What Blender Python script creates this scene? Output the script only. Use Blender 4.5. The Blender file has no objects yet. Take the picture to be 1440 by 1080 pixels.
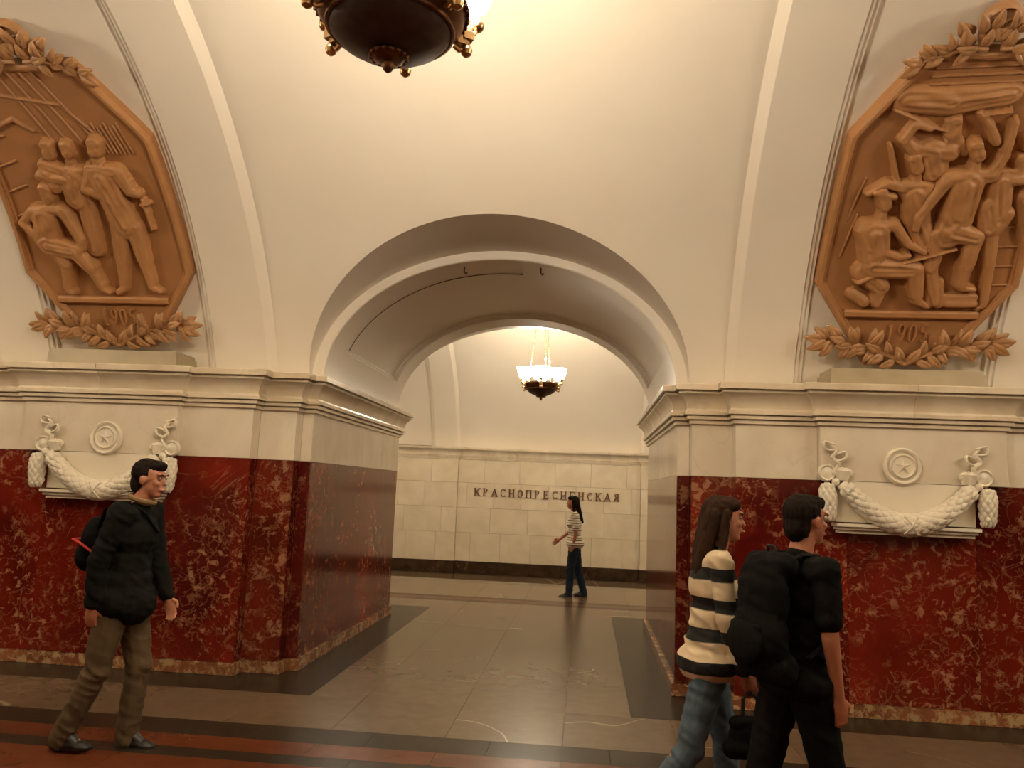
import bpy, bmesh, math, random
import numpy as np
from mathutils import Vector, Matrix
random.seed(7)
PI = math.pi
C = bpy.context.scene.collection
SC = bpy.context.scene

# ------------------------------------------------------------------ camera, world, exposure
CAM = (.8429, -6.8355, 1.62); YAW, PITCH, ROLL, FPX = .099, .1319, .0409, 1110.23
fw = Vector((-math.sin(YAW)*math.cos(PITCH), math.cos(YAW)*math.cos(PITCH), math.sin(PITCH)))
r0 = Vector((math.cos(YAW), math.sin(YAW), 0)); u0 = r0.cross(fw)
rt = math.cos(ROLL)*r0 + math.sin(ROLL)*u0; up = -math.sin(ROLL)*r0 + math.cos(ROLL)*u0
cd = bpy.data.cameras.new('camera'); cam = bpy.data.objects.new('camera', cd); C.objects.link(cam)
cd.sensor_width = 36; cd.lens = FPX/1440*36; cd.clip_start = .05
M = Matrix.Identity(4)
for i in range(3):
    M[i][0], M[i][1], M[i][2], M[i][3] = rt[i], up[i], -fw[i], CAM[i]
cam.matrix_world = M
SC.camera = cam
w = bpy.data.worlds.new('world'); SC.world = w; w.use_nodes = True
w.node_tree.nodes['Background'].inputs[0].default_value = (1, .75, .5, 1)
w.node_tree.nodes['Background'].inputs[1].default_value = .0
SC.view_settings.view_transform = 'Standard'; SC.view_settings.look = 'None'
SC.view_settings.gamma = 1; SC.view_settings.use_curve_mapping = False
SC.view_settings.exposure = 0.08
SHADE_POWER = 35.0          # emission of the opal shades
LAMP_COL = (1.0, .872, .67)
BULB_W = 148.0

# ------------------------------------------------------------------ geometry constants of the place
A_P = 1.60; L_P = 3.24; Z_RED = 1.7875; Z_FIL = 2.22; Z_TOP = 2.54
PER = 6.74; PYX = 3.37
HYC, HZC = -3.8, 1.13; R_BAY, R_RIB = 4.16, 4.10
TYC, TZC = 6.95, 1.14; TR_BAY, TR_RIB = 4.02, 3.96
Y_WALL = 10.6; Y_EDGE = 7.3

# ------------------------------------------------------------------ helpers
def tag(o, label=None, cat=None, group=None, kind=None):
    if label: o['label'] = label
    if cat: o['category'] = cat
    if group: o['group'] = group
    if kind: o['kind'] = kind
    return o
def link(name, me, mat=None, parent=None, loc=None, smooth=None):
    if mat is not None and not me.materials: me.materials.append(mat)
    o = bpy.data.objects.new(name, me); C.objects.link(o)
    if parent is not None: o.parent = parent
    if loc is not None: o.location = loc
    return o
def empty(name, loc=(0, 0, 0), rz=0):
    o = bpy.data.objects.new(name, None); C.objects.link(o); o.location = loc; o.rotation_euler = (0, 0, rz)
    o.empty_display_size = .1
    return o
def finish(me, angle=35, smooth=True):
    me.validate(); me.update()
    if smooth:
        me.polygons.foreach_set('use_smooth', [True]*len(me.polygons))
        me.set_sharp_from_angle(angle=math.radians(angle))
    return me
def pymesh(name, v, f, mat=None, parent=None, loc=None, angle=35, smooth=True):
    me = bpy.data.meshes.new(name); me.from_pydata([tuple(map(float, p)) for p in v], [], f)
    finish(me, angle, smooth)
    return link(name, me, mat, parent, loc)
def fixn(me):
    bm = bmesh.new(); bm.from_mesh(me); bmesh.ops.recalc_face_normals(bm, faces=bm.faces); bm.to_mesh(me); bm.free()
def grid_faces(nr, nc, off=0, wrapc=False, wrapr=False):
    f = []
    for i in range(nr-(0 if wrapr else 1)):
        for j in range(nc-(0 if wrapc else 1)):
            a = off+i*nc+j; b = off+i*nc+(j+1) % nc; c = off+((i+1) % nr)*nc+(j+1) % nc; d = off+((i+1) % nr)*nc+j
            f.append((a, b, c, d))
    return f
class MB:
    """collects primitive shapes and links them as one mesh object"""
    def __init__(s): s.v = []; s.f = []
    def add(s, v, f):
        o = len(s.v); s.v += [tuple(map(float, p)) for p in v]; s.f += [tuple(i+o for i in q) for q in f]; return s
    def box(s, a, b):
        x0, y0, z0 = a; x1, y1, z1 = b
        return s.add([(x0,y0,z0),(x1,y0,z0),(x1,y1,z0),(x0,y1,z0),(x0,y0,z1),(x1,y0,z1),(x1,y1,z1),(x0,y1,z1)],
                     [(0,3,2,1),(4,5,6,7),(0,1,5,4),(1,2,6,5),(2,3,7,6),(3,0,4,7)])
    def lathe(s, prof, n=32, axis='z', loc=(0,0,0), ax=None):
        v = []
        for r, h in prof:
            for k in range(n):
                a = 2*PI*k/n; c, d = r*math.cos(a), r*math.sin(a)
                if ax is not None:
                    e1, e2, e3 = ax; p = Vector(e1)*c+Vector(e2)*d+Vector(e3)*h
                elif axis == 'z': p = Vector((c, d, h))
                elif axis == 'y': p = Vector((c, -h, d))
                else: p = Vector((h, c, d))
                v.append(p+Vector(loc))
        f = grid_faces(len(prof), n, 0, True)
        if prof[0][0] > 1e-5: f.append(tuple(reversed(range(n))))
        if prof[-1][0] > 1e-5: f.append(tuple(range((len(prof)-1)*n, len(prof)*n)))
        return s.add(v, f)
    def tube(s, pts, rad, n=8, closed=False, flat=1.0):
        pts = [Vector(p) for p in pts]; N = len(pts); v = []
        rads = rad if hasattr(rad, '__len__') else [rad]*N
        prev = None
        for i, p in enumerate(pts):
            if closed: t = pts[(i+1) % N]-pts[i-1]
            else: t = pts[min(i+1, N-1)]-pts[max(i-1, 0)]
            t.normalize()
            if prev is None:
                a = Vector((0,0,1)) if abs(t.z) < .9 else Vector((1,0,0)); nrm = t.cross(a).normalized()
            else: nrm = (prev-t*prev.dot(t)).normalized()
            prev = nrm; b = t.cross(nrm)
            for k in range(n):
                q = 2*PI*k/n; v.append(p+(nrm*math.cos(q)+b*math.sin(q)*flat)*rads[i])
        f = grid_faces(N, n, 0, True, closed)
        if not closed: f += [tuple(reversed(range(n))), tuple(range((N-1)*n, N*n))]
        return s.add(v, f)
    def ball(s, c, r, n=12, sc=(1,1,1)):
        pr = [(max(1e-6, math.sin(PI*i/(n//2))), -math.cos(PI*i/(n//2))) for i in range(n//2+1)]
        v = [(c[0]+q*math.cos(2*PI*k/n)*r*sc[0], c[1]+q*math.sin(2*PI*k/n)*r*sc[1], c[2]+h*r*sc[2]) for q, h in pr for k in range(n)]
        return s.add(v, grid_faces(len(pr), n, 0, True))
    def build(s, name, mat=None, parent=None, loc=None, angle=35, fix=True):
        me = bpy.data.meshes.new(name); me.from_pydata(s.v, [], s.f)
        if fix: fixn(me)
        finish(me, angle)
        return link(name, me, mat, parent, loc)

# ------------------------------------------------------------------ materials
def newmat(name):
    m = bpy.data.materials.new(name); m.use_nodes = True
    nt = m.node_tree; bs = nt.nodes['Principled BSDF']; return m, nt, bs
def N(nt, typ, **kw):
    n = nt.nodes.new(typ)
    for k, v in kw.items(): setattr(n, k, v)
    return n
def coords(nt, scale=(1,1,1), rnd=30.0, obj=False):
    """world position (or object space) shifted by a per-object random amount, so each slab is its own piece of stone"""
    g = N(nt, 'ShaderNodeTexCoord') if obj else N(nt, 'ShaderNodeNewGeometry')
    src = g.outputs['Object'] if obj else g.outputs['Position']
    oi = N(nt, 'ShaderNodeObjectInfo')
    sc = N(nt, 'ShaderNodeVectorMath', operation='SCALE'); sc.inputs[0].default_value = (rnd, rnd*.7, rnd*1.3)
    nt.links.new(oi.outputs['Random'], sc.inputs['Scale'])
    ad = N(nt, 'ShaderNodeVectorMath', operation='ADD'); nt.links.new(src, ad.inputs[0]); nt.links.new(sc.outputs[0], ad.inputs[1])
    mu = N(nt, 'ShaderNodeVectorMath', operation='MULTIPLY'); nt.links.new(ad.outputs[0], mu.inputs[0]); mu.inputs[1].default_value = scale
    return mu.outputs[0], oi.outputs['Random']
def noise(nt, vec, scale, detail=4, dist=0, rough=.5):
    n = N(nt, 'ShaderNodeTexNoise'); n.inputs['Scale'].default_value = scale; n.inputs['Detail'].default_value = detail
    n.inputs['Distortion'].default_value = dist; n.inputs['Roughness'].default_value = rough
    nt.links.new(vec, n.inputs['Vector']); return n.outputs['Fac']
def ramp(nt, fac, stops):
    r = N(nt, 'ShaderNodeValToRGB'); e = r.color_ramp.elements
    while len(e) < len(stops): e.new(.5)
    for i, (p, c) in enumerate(stops):
        e[i].position = p; e[i].color = (*c, 1) if len(c) == 3 else c
    nt.links.new(fac, r.inputs[0]); return r.outputs[0]
def mixc(nt, fac, a, b, blend='MIX'):
    m = N(nt, 'ShaderNodeMix', data_type='RGBA', blend_type=blend)
    for s, v in ((m.inputs[0], fac), (m.inputs[6], a), (m.inputs[7], b)):
        if isinstance(v, (int, float)): s.default_value = v
        elif isinstance(v, tuple): s.default_value = (*v, 1)
        else: nt.links.new(v, s)
    return m.outputs[2]
def math_(nt, op, a, b=None, c=None):
    m = N(nt, 'ShaderNodeMath', operation=op)
    for i, v in enumerate((a, b, c)):
        if v is None: continue
        if isinstance(v, (int, float)): m.inputs[i].default_value = v
        else: nt.links.new(v, m.inputs[i])
    return m.outputs[0]
def bump(nt, bs, h, strength=.2, dist=.01):
    b = N(nt, 'ShaderNodeBump'); b.inputs['Strength'].default_value = strength; b.inputs['Distance'].default_value = dist
    nt.links.new(h, b.inputs['Height']); nt.links.new(b.outputs[0], bs.inputs['Normal'])
def veins(nt, vec, scale, width, dist=1.2, detail=5):
    n = noise(nt, vec, scale, detail, dist)
    a = math_(nt, 'ABSOLUTE', math_(nt, 'SUBTRACT', n, .5))
    return ramp(nt, a, [(0, (1,1,1)), (width, (0,0,0))])

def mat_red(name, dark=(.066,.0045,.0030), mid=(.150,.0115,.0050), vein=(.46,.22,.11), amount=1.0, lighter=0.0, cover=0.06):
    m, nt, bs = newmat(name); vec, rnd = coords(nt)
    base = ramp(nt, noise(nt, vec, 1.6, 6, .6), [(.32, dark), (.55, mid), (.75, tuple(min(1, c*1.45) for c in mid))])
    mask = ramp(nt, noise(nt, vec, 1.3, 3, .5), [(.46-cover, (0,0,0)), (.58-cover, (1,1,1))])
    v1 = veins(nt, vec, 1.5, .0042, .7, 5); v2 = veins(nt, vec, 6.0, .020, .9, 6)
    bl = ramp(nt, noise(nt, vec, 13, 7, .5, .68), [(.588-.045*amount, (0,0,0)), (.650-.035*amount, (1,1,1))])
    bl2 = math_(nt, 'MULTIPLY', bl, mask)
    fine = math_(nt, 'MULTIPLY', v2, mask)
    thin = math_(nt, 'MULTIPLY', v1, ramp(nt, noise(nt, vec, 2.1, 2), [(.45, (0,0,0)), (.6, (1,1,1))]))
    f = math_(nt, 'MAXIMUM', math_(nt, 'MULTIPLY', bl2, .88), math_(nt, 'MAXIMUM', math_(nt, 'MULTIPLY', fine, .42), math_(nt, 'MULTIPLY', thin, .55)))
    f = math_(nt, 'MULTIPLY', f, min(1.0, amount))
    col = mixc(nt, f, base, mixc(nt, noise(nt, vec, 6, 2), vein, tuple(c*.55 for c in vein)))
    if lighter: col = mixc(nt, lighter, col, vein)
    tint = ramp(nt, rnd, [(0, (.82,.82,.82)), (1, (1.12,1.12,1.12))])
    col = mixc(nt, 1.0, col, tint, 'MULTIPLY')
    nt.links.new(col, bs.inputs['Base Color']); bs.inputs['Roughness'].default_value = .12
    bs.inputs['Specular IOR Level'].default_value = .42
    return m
def mat_stone(name, a, b, rough=.3, scale=2.0, vein=None, vw=.02, vamt=.3, tint=.08, rnd=30.0, spec=.5, vscale=2.0, vdist=1.5, vdet=4, vmask=.45):
    m, nt, bs = newmat(name); vec, rn = coords(nt, rnd=rnd)
    col = ramp(nt, noise(nt, vec, scale, 7, .4), [(.3, a), (.7, b)])
    if vein:
        v = math_(nt, 'MULTIPLY', veins(nt, vec, vscale, vw, vdist, vdet), ramp(nt, noise(nt, vec, vscale*.6, 2), [(vmask, (0,0,0)), (.62, (1,1,1))]))
        col = mixc(nt, math_(nt, 'MULTIPLY', v, vamt), col, vein)
    t = ramp(nt, rn, [(0, (1-tint,)*3), (1, (1+tint,)*3)])
    col = mixc(nt, 1.0, col, t, 'MULTIPLY')
    nt.links.new(col, bs.inputs['Base Color']); bs.inputs['Roughness'].default_value = rough
    bs.inputs['Specular IOR Level'].default_value = spec
    return m
def mat_plain(name, col, rough=.6, metal=0, var=.12, nscale=30, bmp=0, bscale=60):
    m, nt, bs = newmat(name)
    if rough > .75: bs.inputs['Specular IOR Level'].default_value = .15
    vec, rn = coords(nt, obj=True, rnd=5)
    c = ramp(nt, noise(nt, vec, nscale, 4), [(.25, tuple(x*(1-var) for x in col)), (.75, tuple(min(1, x*(1+var)) for x in col))])
    nt.links.new(c, bs.inputs['Base Color']); bs.inputs['Roughness'].default_value = rough; bs.inputs['Metallic'].default_value = metal
    if bmp: bump(nt, bs, noise(nt, vec, bscale, 3), bmp, .004)
    return m
def mat_emit(name, col, s):
    m, nt, bs = newmat(name); bs.inputs['Base Color'].default_value = (.9,.88,.8,1); bs.inputs['Roughness'].default_value = .3
    bs.inputs['Emission Color'].default_value = (*col, 1); bs.inputs['Emission Strength'].default_value = s
    return m
RED = mat_red('red_marble')
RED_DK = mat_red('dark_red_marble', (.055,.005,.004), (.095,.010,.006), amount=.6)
RED_LT = mat_red('pale_veined_red_marble', amount=1.5, lighter=.03, cover=.2)
TRIM = mat_red('yellow_veined_marble', (.13,.022,.010), (.24,.07,.03), (.60,.40,.20), 2.3, .10, .3)
MARBLE = mat_stone('cream_marble', (.68,.59,.45), (.80,.71,.57), .22, 2.2, (.50,.40,.28), .02, .25, .05)
MARBLE_COR = mat_stone('cornice_marble', (.60,.49,.34), (.76,.66,.50), .22, 3.0, (.42,.32,.2), .03, .3, .05)
TILE = mat_stone('track_wall_marble', (.64,.54,.39), (.75,.655,.50), .28, 2.5, None, tint=.035)
PLASTER = mat_stone('cream_plaster', (.78,.70,.585), (.82,.745,.635), .42, .8, None, tint=0, rnd=0)
GROUT = mat_plain('dark_grout', (.20,.12,.07), .8)
FLOOR_LT = mat_stone('grey_granite', (.132,.090,.053), (.156,.108,.066), .24, 9, (.42,.32,.19), .0026, .75, .07, spec=.27, vscale=.62, vdist=.25, vdet=1.5, vmask=.50)
FLOOR_DK = mat_stone('dark_granite', (.030,.022,.014), (.042,.031,.021), .26, 9, None, tint=.07, spec=.08)
FLOOR_RED = mat_stone('red_granite', (.105,.028,.011), (.135,.038,.016), .26, 8, None, tint=.08, spec=.15)
PLINTH = mat_stone('brown_plinth', (.030,.018,.011), (.075,.045,.026), .2, 6, (.25,.14,.06), .03, .5, .1)
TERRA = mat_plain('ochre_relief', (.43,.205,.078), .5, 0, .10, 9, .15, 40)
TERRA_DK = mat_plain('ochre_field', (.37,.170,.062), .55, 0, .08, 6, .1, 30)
LEAFM = mat_plain('gilded_leaf', (.42,.215,.090), .42, 0, .18, 12, .2, 50)
LEDGE = mat_stone('ledge_stone', (.36,.29,.18), (.43,.35,.22), .4, 4, None)
WHITE = mat_stone('white_carving', (.80,.72,.57), (.86,.78,.64), .35, 3, None, tint=0)
BRONZE = mat_plain('dark_bronze', (.070,.042,.030), .5, .5, .25, 20)
BRONZE_LT = mat_plain('brown_bronze', (.16,.07,.03), .38, .8, .2, 20)
BRASS = mat_plain('brass', (.62,.40,.20), .28, 1.0, .1, 20)
SHADE = mat_emit('lit_opal_glass', LAMP_COL, SHADE_POWER)
LETTER = mat_plain('letter_bronze', (.17,.075,.035), .45, .5)
# ------------------------------------------------------------------ slab helper (shared unit cubes)
_cube = {}
def slab(name, mat, a, b, parent, gap=.0025):
    """a stone slab filling a..b less half a joint on each side; meshes are shared per material"""
    key = mat.name
    if key not in _cube:
        m = MB(); m.box((0,0,0), (1,1,1)); me = bpy.data.meshes.new('slab_'+key); me.from_pydata(m.v, [], m.f); me.validate(); me.materials.append(mat); _cube[key] = me
    o = bpy.data.objects.new(name, _cube[key]); C.objects.link(o); o.parent = parent
    lo = [min(a[i], b[i]) for i in range(3)]; hi = [max(a[i], b[i]) for i in range(3)]
    d = [hi[i]-lo[i] for i in range(3)]; k = d.index(min(d))
    for i in range(3):
        if i != k: lo[i] += gap/2; hi[i] -= gap/2
    o.location = lo; o.scale = [hi[i]-lo[i] for i in range(3)]
    return o

# ------------------------------------------------------------------ floor
XE = 14.0
fl = MB(); fl.box((-XE, -11.5, -.08), (XE, Y_EDGE-.03, -.012)); floor = fl.build('floor', GROUT); tag(floor, kind='structure')
def strip(x0, x1, y0, y1, mat, dx, dy=None, name='floor_slab', far=False, xs=None):
    ys = [y0]
    n = max(1, round((y1-y0)/dy)) if dy else 1
    ys = [y0+(y1-y0)*i/n for i in range(n+1)]
    if xs is None:
        nn = max(1, round((x1-x0)/dx)); xs = [x0+(x1-x0)*i/nn for i in range(nn+1)]
    for i in range(len(xs)-1):
        for j in range(n):
            slab(name, mat, (xs[i], ys[j], -.03), (xs[i+1], ys[j+1], 0), floor)
def cut(x0, x1, dx):                       # split so that slabs beyond the view are long
    xs = [-XE]
    x = x0
    while x < x1+1e-6: xs.append(x); x += dx
    xs.append(XE); return xs
XS = cut(-4.59, 4.6, .76)
XS = [-XE]+[-.03+.76*k for k in range(-7, 8)]+[XE]
for sgn in (1, -1):
    def Y(a, b): return (a, b) if sgn == 1 else (2*HYC-b, 2*HYC-a)
    xs = XS if sgn == 1 else [-XE, -4, 0, 4, XE]
    strip(0, 0, *Y(-1.505, -.735), FLOOR_LT, 1, xs=xs)
    strip(0, 0, *Y(-1.80, -1.505), FLOOR_DK, 1, xs=[x+.3 if abs(x) < XE else x for x in xs])
    strip(0, 0, *Y(-2.035, -1.80), FLOOR_RED, 1, xs=xs)
    strip(0, 0, *Y(-2.19, -2.035), FLOOR_DK, 1, xs=[x+.3 if abs(x) < XE else x for x in xs])
    for k in (-1, 0, 1):                   # dark border round the pylons and paving inside the passages
        c = k*PER
        strip(c+1.21, c+PER-1.21, *Y(-.735, 0), FLOOR_DK, 1.06 if sgn == 1 else 4)
        if k == -1: strip(c-PER+1.21, c-1.21, *Y(-.735, 0), FLOOR_DK, 1.06 if sgn == 1 else 4)
        near = (k == 0 and sgn == 1)
        px = [c-1.21, c-.79, c-.03, c+.73, c+1.21] if near else [c-1.21, c+1.21]
        for yy in ([(-.735, 0), (0, .8), (.8, 1.6), (1.6, 2.4), (2.4, 3.2), (3.2, 3.97)] if near else [(-.735, 3.97)]):
            strip(0, 0, *Y(*yy), FLOOR_LT, 1, xs=px)
        for sx in (-1, 1):
            xa, xb = sorted((c+sx*1.21, c+sx*1.66))
            for yy in ([(0, 1.08), (1.08, 2.16), (2.16, 3.24)] if near else [(0, 3.24)]):
                strip(xa, xb, *Y(*yy), FLOOR_DK, 1)
strip(-4.6, 4.6, -5.41, -2.19, FLOOR_RED, .92, .80)
slab('floor_slab', FLOOR_RED, (-XE, -5.41, -.03), (-4.6, -2.19, 0), floor); slab('floor_slab', FLOOR_RED, (4.6, -5.41, -.03), (XE, -2.19, 0), floor)
for k in (-2, -1, 0, 1):
    strip(k*PER+1.21, (k+1)*PER-1.21, 3.24, 3.97, FLOOR_DK, 1.06)
strip(0, 0, 3.97, 4.65, FLOOR_LT, 1, xs=XS)
strip(0, 0, 4.65, 4.80, FLOOR_DK, 1, xs=XS); strip(0, 0, 4.80, 5.02, FLOOR_RED, 1, xs=XS); strip(0, 0, 5.02, 5.17, FLOOR_DK, 1, xs=XS)
strip(0, 0, 5.17, 6.95, FLOOR_LT, 1, .89, xs=XS)
strip(0, 0, 6.95, Y_EDGE, PLINTH, 1, xs=XS, name='edge_slab')
pit = MB(); pit.box((-XE, Y_EDGE-.03, -1.2), (XE, Y_EDGE, -.03)); pit.box((-XE, Y_EDGE, -1.25), (XE, Y_WALL, -1.15)); pit.build('track_pit', PLINTH, floor)

# ------------------------------------------------------------------ pylons
HALF = [(1.60, 0), (1.70, 0), (1.70, -.15), (2.03, -.15), (2.03, -.30)]
def loop(block):
    f = list(HALF)+([(2.67, -.30), (2.67, -.38)] if block else [])
    f = f+[(2*PYX-x, y) for x, y in reversed(f)]
    b = [(x, L_P-y) for x, y in reversed(f)]
    return f+b                              # counter-clockwise, starts at passage side of the front
def offset(path, d):
    out = []; n = len(path)
    for i in range(n):
        p0, p1, p2 = Vector(path[i-1]), Vector(path[i]), Vector(path[(i+1) % n])
        a = (p1-p0).normalized(); b = (p2-p1).normalized()
        na, nb = Vector((a.y, -a.x)), Vector((b.y, -b.x))
        out.append(tuple(p1+(na+nb)*d) if abs(a.dot(b)) < .5 else tuple(p1+na*d))
    return out
def prism(path, z0, z1):
    n = len(path); v = [(x, y, z0) for x, y in path]+[(x, y, z1) for x, y in path]
    return v, [(i, (i+1) % n, n+(i+1) % n, n+i) for i in range(n)]+[tuple(range(n, 2*n))]
CORN = [(0, 2.205), (.002, 2.216), (.022, 2.219), (.022, 2.244), (.010, 2.253), (.044, 2.256), (.044, 2.280), (.032, 2.289), (.066, 2.292), (.066, 2.318), (.052, 2.328), (.048, 2.340),
        (.051, 2.365), (.060, 2.395), (.076, 2.425), (.098, 2.448), (.118, 2.462), (.121, 2.474), (.108, 2.482), (.108, 2.487), (.144, 2.490), (.144, 2.534), (.138, 2.543), (-.35, 2.543)]
LB = loop(True); LR = loop(False)
def cornice_meshes(path, prof):
    """one mesh per block: straight runs mitred at the corners, long runs cut by joints"""
    res = []; n = len(path); offs = {d: offset(path, d) for d in set(p[0] for p in prof)}
    for i in range(n):
        j = (i+1) % n; ln = (Vector(path[j])-Vector(path[i])).length
        k = max(1, round(ln/.72))
        for q in range(k):
            t0, t1 = q/k, (q+1)/k
            g0 = (.0015/ln if q > 0 else 0); g1 = (.0015/ln if q < k-1 else 0)
            v = []
            for t in (t0+g0, t1-g1):
                for d, z in prof:
                    a, b = Vector(offs[d][i]), Vector(offs[d][j])
                    # joints are square to the run; mitres only at the run ends
                    if t < 1e-9: p = a
                    elif t > 1-1e-9: p = b
                    else:
                        base = Vector(path[i]).lerp(Vector(path[j]), t); e = (Vector(path[j])-Vector(path[i])).normalized()
                        p = base+Vector((e.y, -e.x))*d
                    v.append((p.x, p.y, z))
            m = len(prof)
            f = [(a, a+1, m+a+1, m+a) for a in range(m-1)]+[tuple(range(m-1, -1, -1)), tuple(range(m, 2*m))]
            me = bpy.data.meshes.new('cornice_block'); me.from_pydata(v, [], f); fixn(me); finish(me, 25); me.materials.append(MARBLE_COR)
            res.append((me, i))
    return res
CM = cornice_meshes(LB, CORN)
def edge_boxes(path, z0, z1, t, split, pick=None):
    """boxes lying inside each edge of the path, thickness t; yields (a, b, edge index, piece index)"""
    n = len(path)
    for i in range(n):
        p, q = path[i], path[(i+1) % n]
        if pick and not pick(i): continue
        ln = math.hypot(q[0]-p[0], q[1]-p[1]); nx, ny = (q[1]-p[1])/ln, -(q[0]-p[0])/ln
        cuts = split(i, ln)
        for k in range(len(cuts)-1):
            a = [p[0]+(q[0]-p[0])*cuts[k], p[1]+(q[1]-p[1])*cuts[k]]; b = [p[0]+(q[0]-p[0])*cuts[k+1], p[1]+(q[1]-p[1])*cuts[k+1]]
            if abs(nx) > .5:               # side faces stop short of the corners
                s = 1 if b[1] > a[1] else -1
                pp, qq = path[i-1], path[(i+2) % n]
                cv0 = (p[0]-pp[0])*(q[1]-p[1])-(p[1]-pp[1])*(q[0]-p[0]) > 0; cv1 = (q[0]-p[0])*(qq[1]-q[1])-(q[1]-p[1])*(qq[0]-q[0]) > 0
                if k == 0: a[1] += s*(t if cv0 else 0)
                if k == len(cuts)-2: b[1] -= s*(t if cv1 else 0)
                if (b[1]-a[1])*s < .005: continue
            yield (a[0], a[1], z0), (b[0]-nx*t, b[1]-ny*t, z1), i, k
def split_marble(i, ln): 
    k = max(1, round(ln/.8)) if ln > 2 else 1
    return [j/k for j in range(k+1)]
NR = len(LR)
def split_red(i, ln):
    if ln > 3: return [0, .25, .5, .75, 1]
    if ln > 2: return [0, .32, .68, 1]
    return [0, 1]
def make_pylon(name, bname, tname, dx):
    core = offset(LR, -.021); v, f = prism(core, 0, Z_TOP-.02)
    py = pymesh(name, v, f, GROUT, None, (dx, 0, 0), smooth=False); tag(py, kind='structure')
    nb = len(LB); front_b = set(range(0, 13)); 
    # upper marble
    for a, b, i, k in edge_boxes(LB, Z_RED, Z_FIL, .02 if True else 0, split_marble):
        if LB[i][1] <= -.379 and LB[(i+1) % nb][1] <= -.379: b = (b[0], b[1]+.10, b[2])
        slab('marble_panel', MARBLE, a, b, py)
    for a, b, i, k in edge_boxes(LR, .10, Z_RED, .02, split_red):
        ln = math.hypot(LR[(i+1) % NR][0]-LR[i][0], LR[(i+1) % NR][1]-LR[i][1])
        m = RED
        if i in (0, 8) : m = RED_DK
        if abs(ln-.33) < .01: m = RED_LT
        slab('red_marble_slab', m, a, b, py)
    # yellow-veined foot
    bb = bpy.data.objects.new(bname, None); C.objects.link(bb); bb.location = (dx, 0, 0); tag(bb, kind='structure')
    for a, b, i, k in edge_boxes(offset(LR, .025), 0.001, .10, .045, lambda i, ln: [j/max(1, round(ln/.9)) for j in range(max(1, round(ln/.9))+1)]):
        slab('foot_slab', TRIM, a, b, bb)
    tr = bpy.data.objects.new(tname, None); C.objects.link(tr); tr.location = (dx, 0, 0); tag(tr, kind='structure')
    for me, i in CM: link('cornice_block', me, None, tr)
    return py
make_pylon('wall_right', 'baseboard_right', 'trim_1', 0)
make_pylon('wall_left', 'baseboard_left', 'trim_2', -PER)
# the pylons just outside the picture and those behind the camera: plain bodies with the same outline
cor = MB()
for me, i in CM:
    cor.add([tuple(v.co) for v in me.vertices], [tuple(p.vertices) for p in me.polygons])
cme = bpy.data.meshes.new('plain_cornice'); cme.from_pydata(cor.v, [], cor.f); cme.materials.append(MARBLE_COR)
v1, f1 = prism(LR, 0, Z_RED); v2, f2 = prism(LB, Z_RED, Z_TOP)
pme = bpy.data.meshes.new('plain_pylon'); pme.from_pydata(v1+v2, [], f1+[tuple(i+len(v1) for i in q) for q in f2]); pme.materials.append(RED); pme.materials.append(MARBLE)
for p in pme.polygons: p.material_index = 0 if p.index < len(f1) else 1
for sgn in (1, -1):
    for k in (-2, -1, 0, 1):
        if sgn == 1 and k in (-1, 0): continue
        nm = 'wall_rear' if sgn == -1 else 'wall_side'
        o = link(nm, pme, None, None, (k*PER, 0, 0)); tag(o, kind='structure'); c = link('cornice', cme, None, o)
        if sgn == -1: o.location = (k*PER, 2*HYC, 0); o.scale = (1, -1, 1)

# ------------------------------------------------------------------ vaults
PHI0 = math.asin((Z_TOP-HZC)/R_BAY)
BY, BI, BO = .15, (1.60, 1.16), (1.70, 1.24)          # front plane and inner / outer ellipse of the arch band
def contour(th, yc, zc, R, sgn, yb):
    """where the splayed arch soffit meets the vault; sgn -1 = towards smaller Y"""
    def pt(t): return (BO[0]+.12*t)*math.cos(th), yb+sgn*t, Z_TOP+(BO[1]+.085*t)*math.sin(th)
    lo, hi = -.3, 1.6
    for _ in range(40):
        m = (lo+hi)/2; x, y, z = pt(m)
        ins = (y-yc)**2+(z-zc)**2 < R*R
        if ins: hi = m
        else: lo = m
    return pt((lo+hi)/2)
NT = 72
THS = [PI*i/NT for i in range(NT+1)]
def bay_mesh(yc, zc, R, sgn, yb):
    cols = []
    pc = [contour(t, yc, zc, R, sgn, yb) for t in reversed(THS)]    # x from - to +
    p0 = lambda x: (x, None)
    ph = lambda y, z: math.atan2(z-zc, (y-yc)*(-sgn))
    phs = ph(pc[0][1], pc[0][2])
    for i in range(4): cols.append((-2.0+i*(pc[0][0]+2.0)/4, math.asin((Z_TOP-zc)/R)))
    for x, y, z in pc: cols.append((x, ph(y, z)))
    for i in range(1, 5): cols.append((pc[-1][0]+(2.0-pc[-1][0])*i/4, math.asin((Z_TOP-zc)/R)))
    nr = 36; v = []
    for x, a in cols:
        for j in range(nr+1):
            q = a+(PI/2-a)*j/nr; v.append((x, yc-sgn*R*math.cos(q), zc+R*math.sin(q)))
    return v, grid_faces(len(cols), nr+1), pc
RIBP = [(2.0, 0), (2.075, .06), (2.565, .06), (2.575, .045), (2.60, .045), (2.607, .028), (2.635, .028), (2.645, .0), (2.66, 0)]
def rib_profile():
    p = RIBP+[(2*PYX-x, h) for x, h in reversed(RIBP)]; return p
def rib_mesh(yc, zc, R):
    pr = rib_profile(); nr = 96; a0 = math.asin((Z_TOP-.03-zc)/R); v = []
    for j in range(nr+1):
        q = a0+(PI-2*a0)*j/nr
        for x, h in pr: v.append((x, yc+(R-h)*math.cos(q), zc+(R-h)*math.sin(q)))
    return v, grid_faces(nr+1, len(pr))
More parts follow.
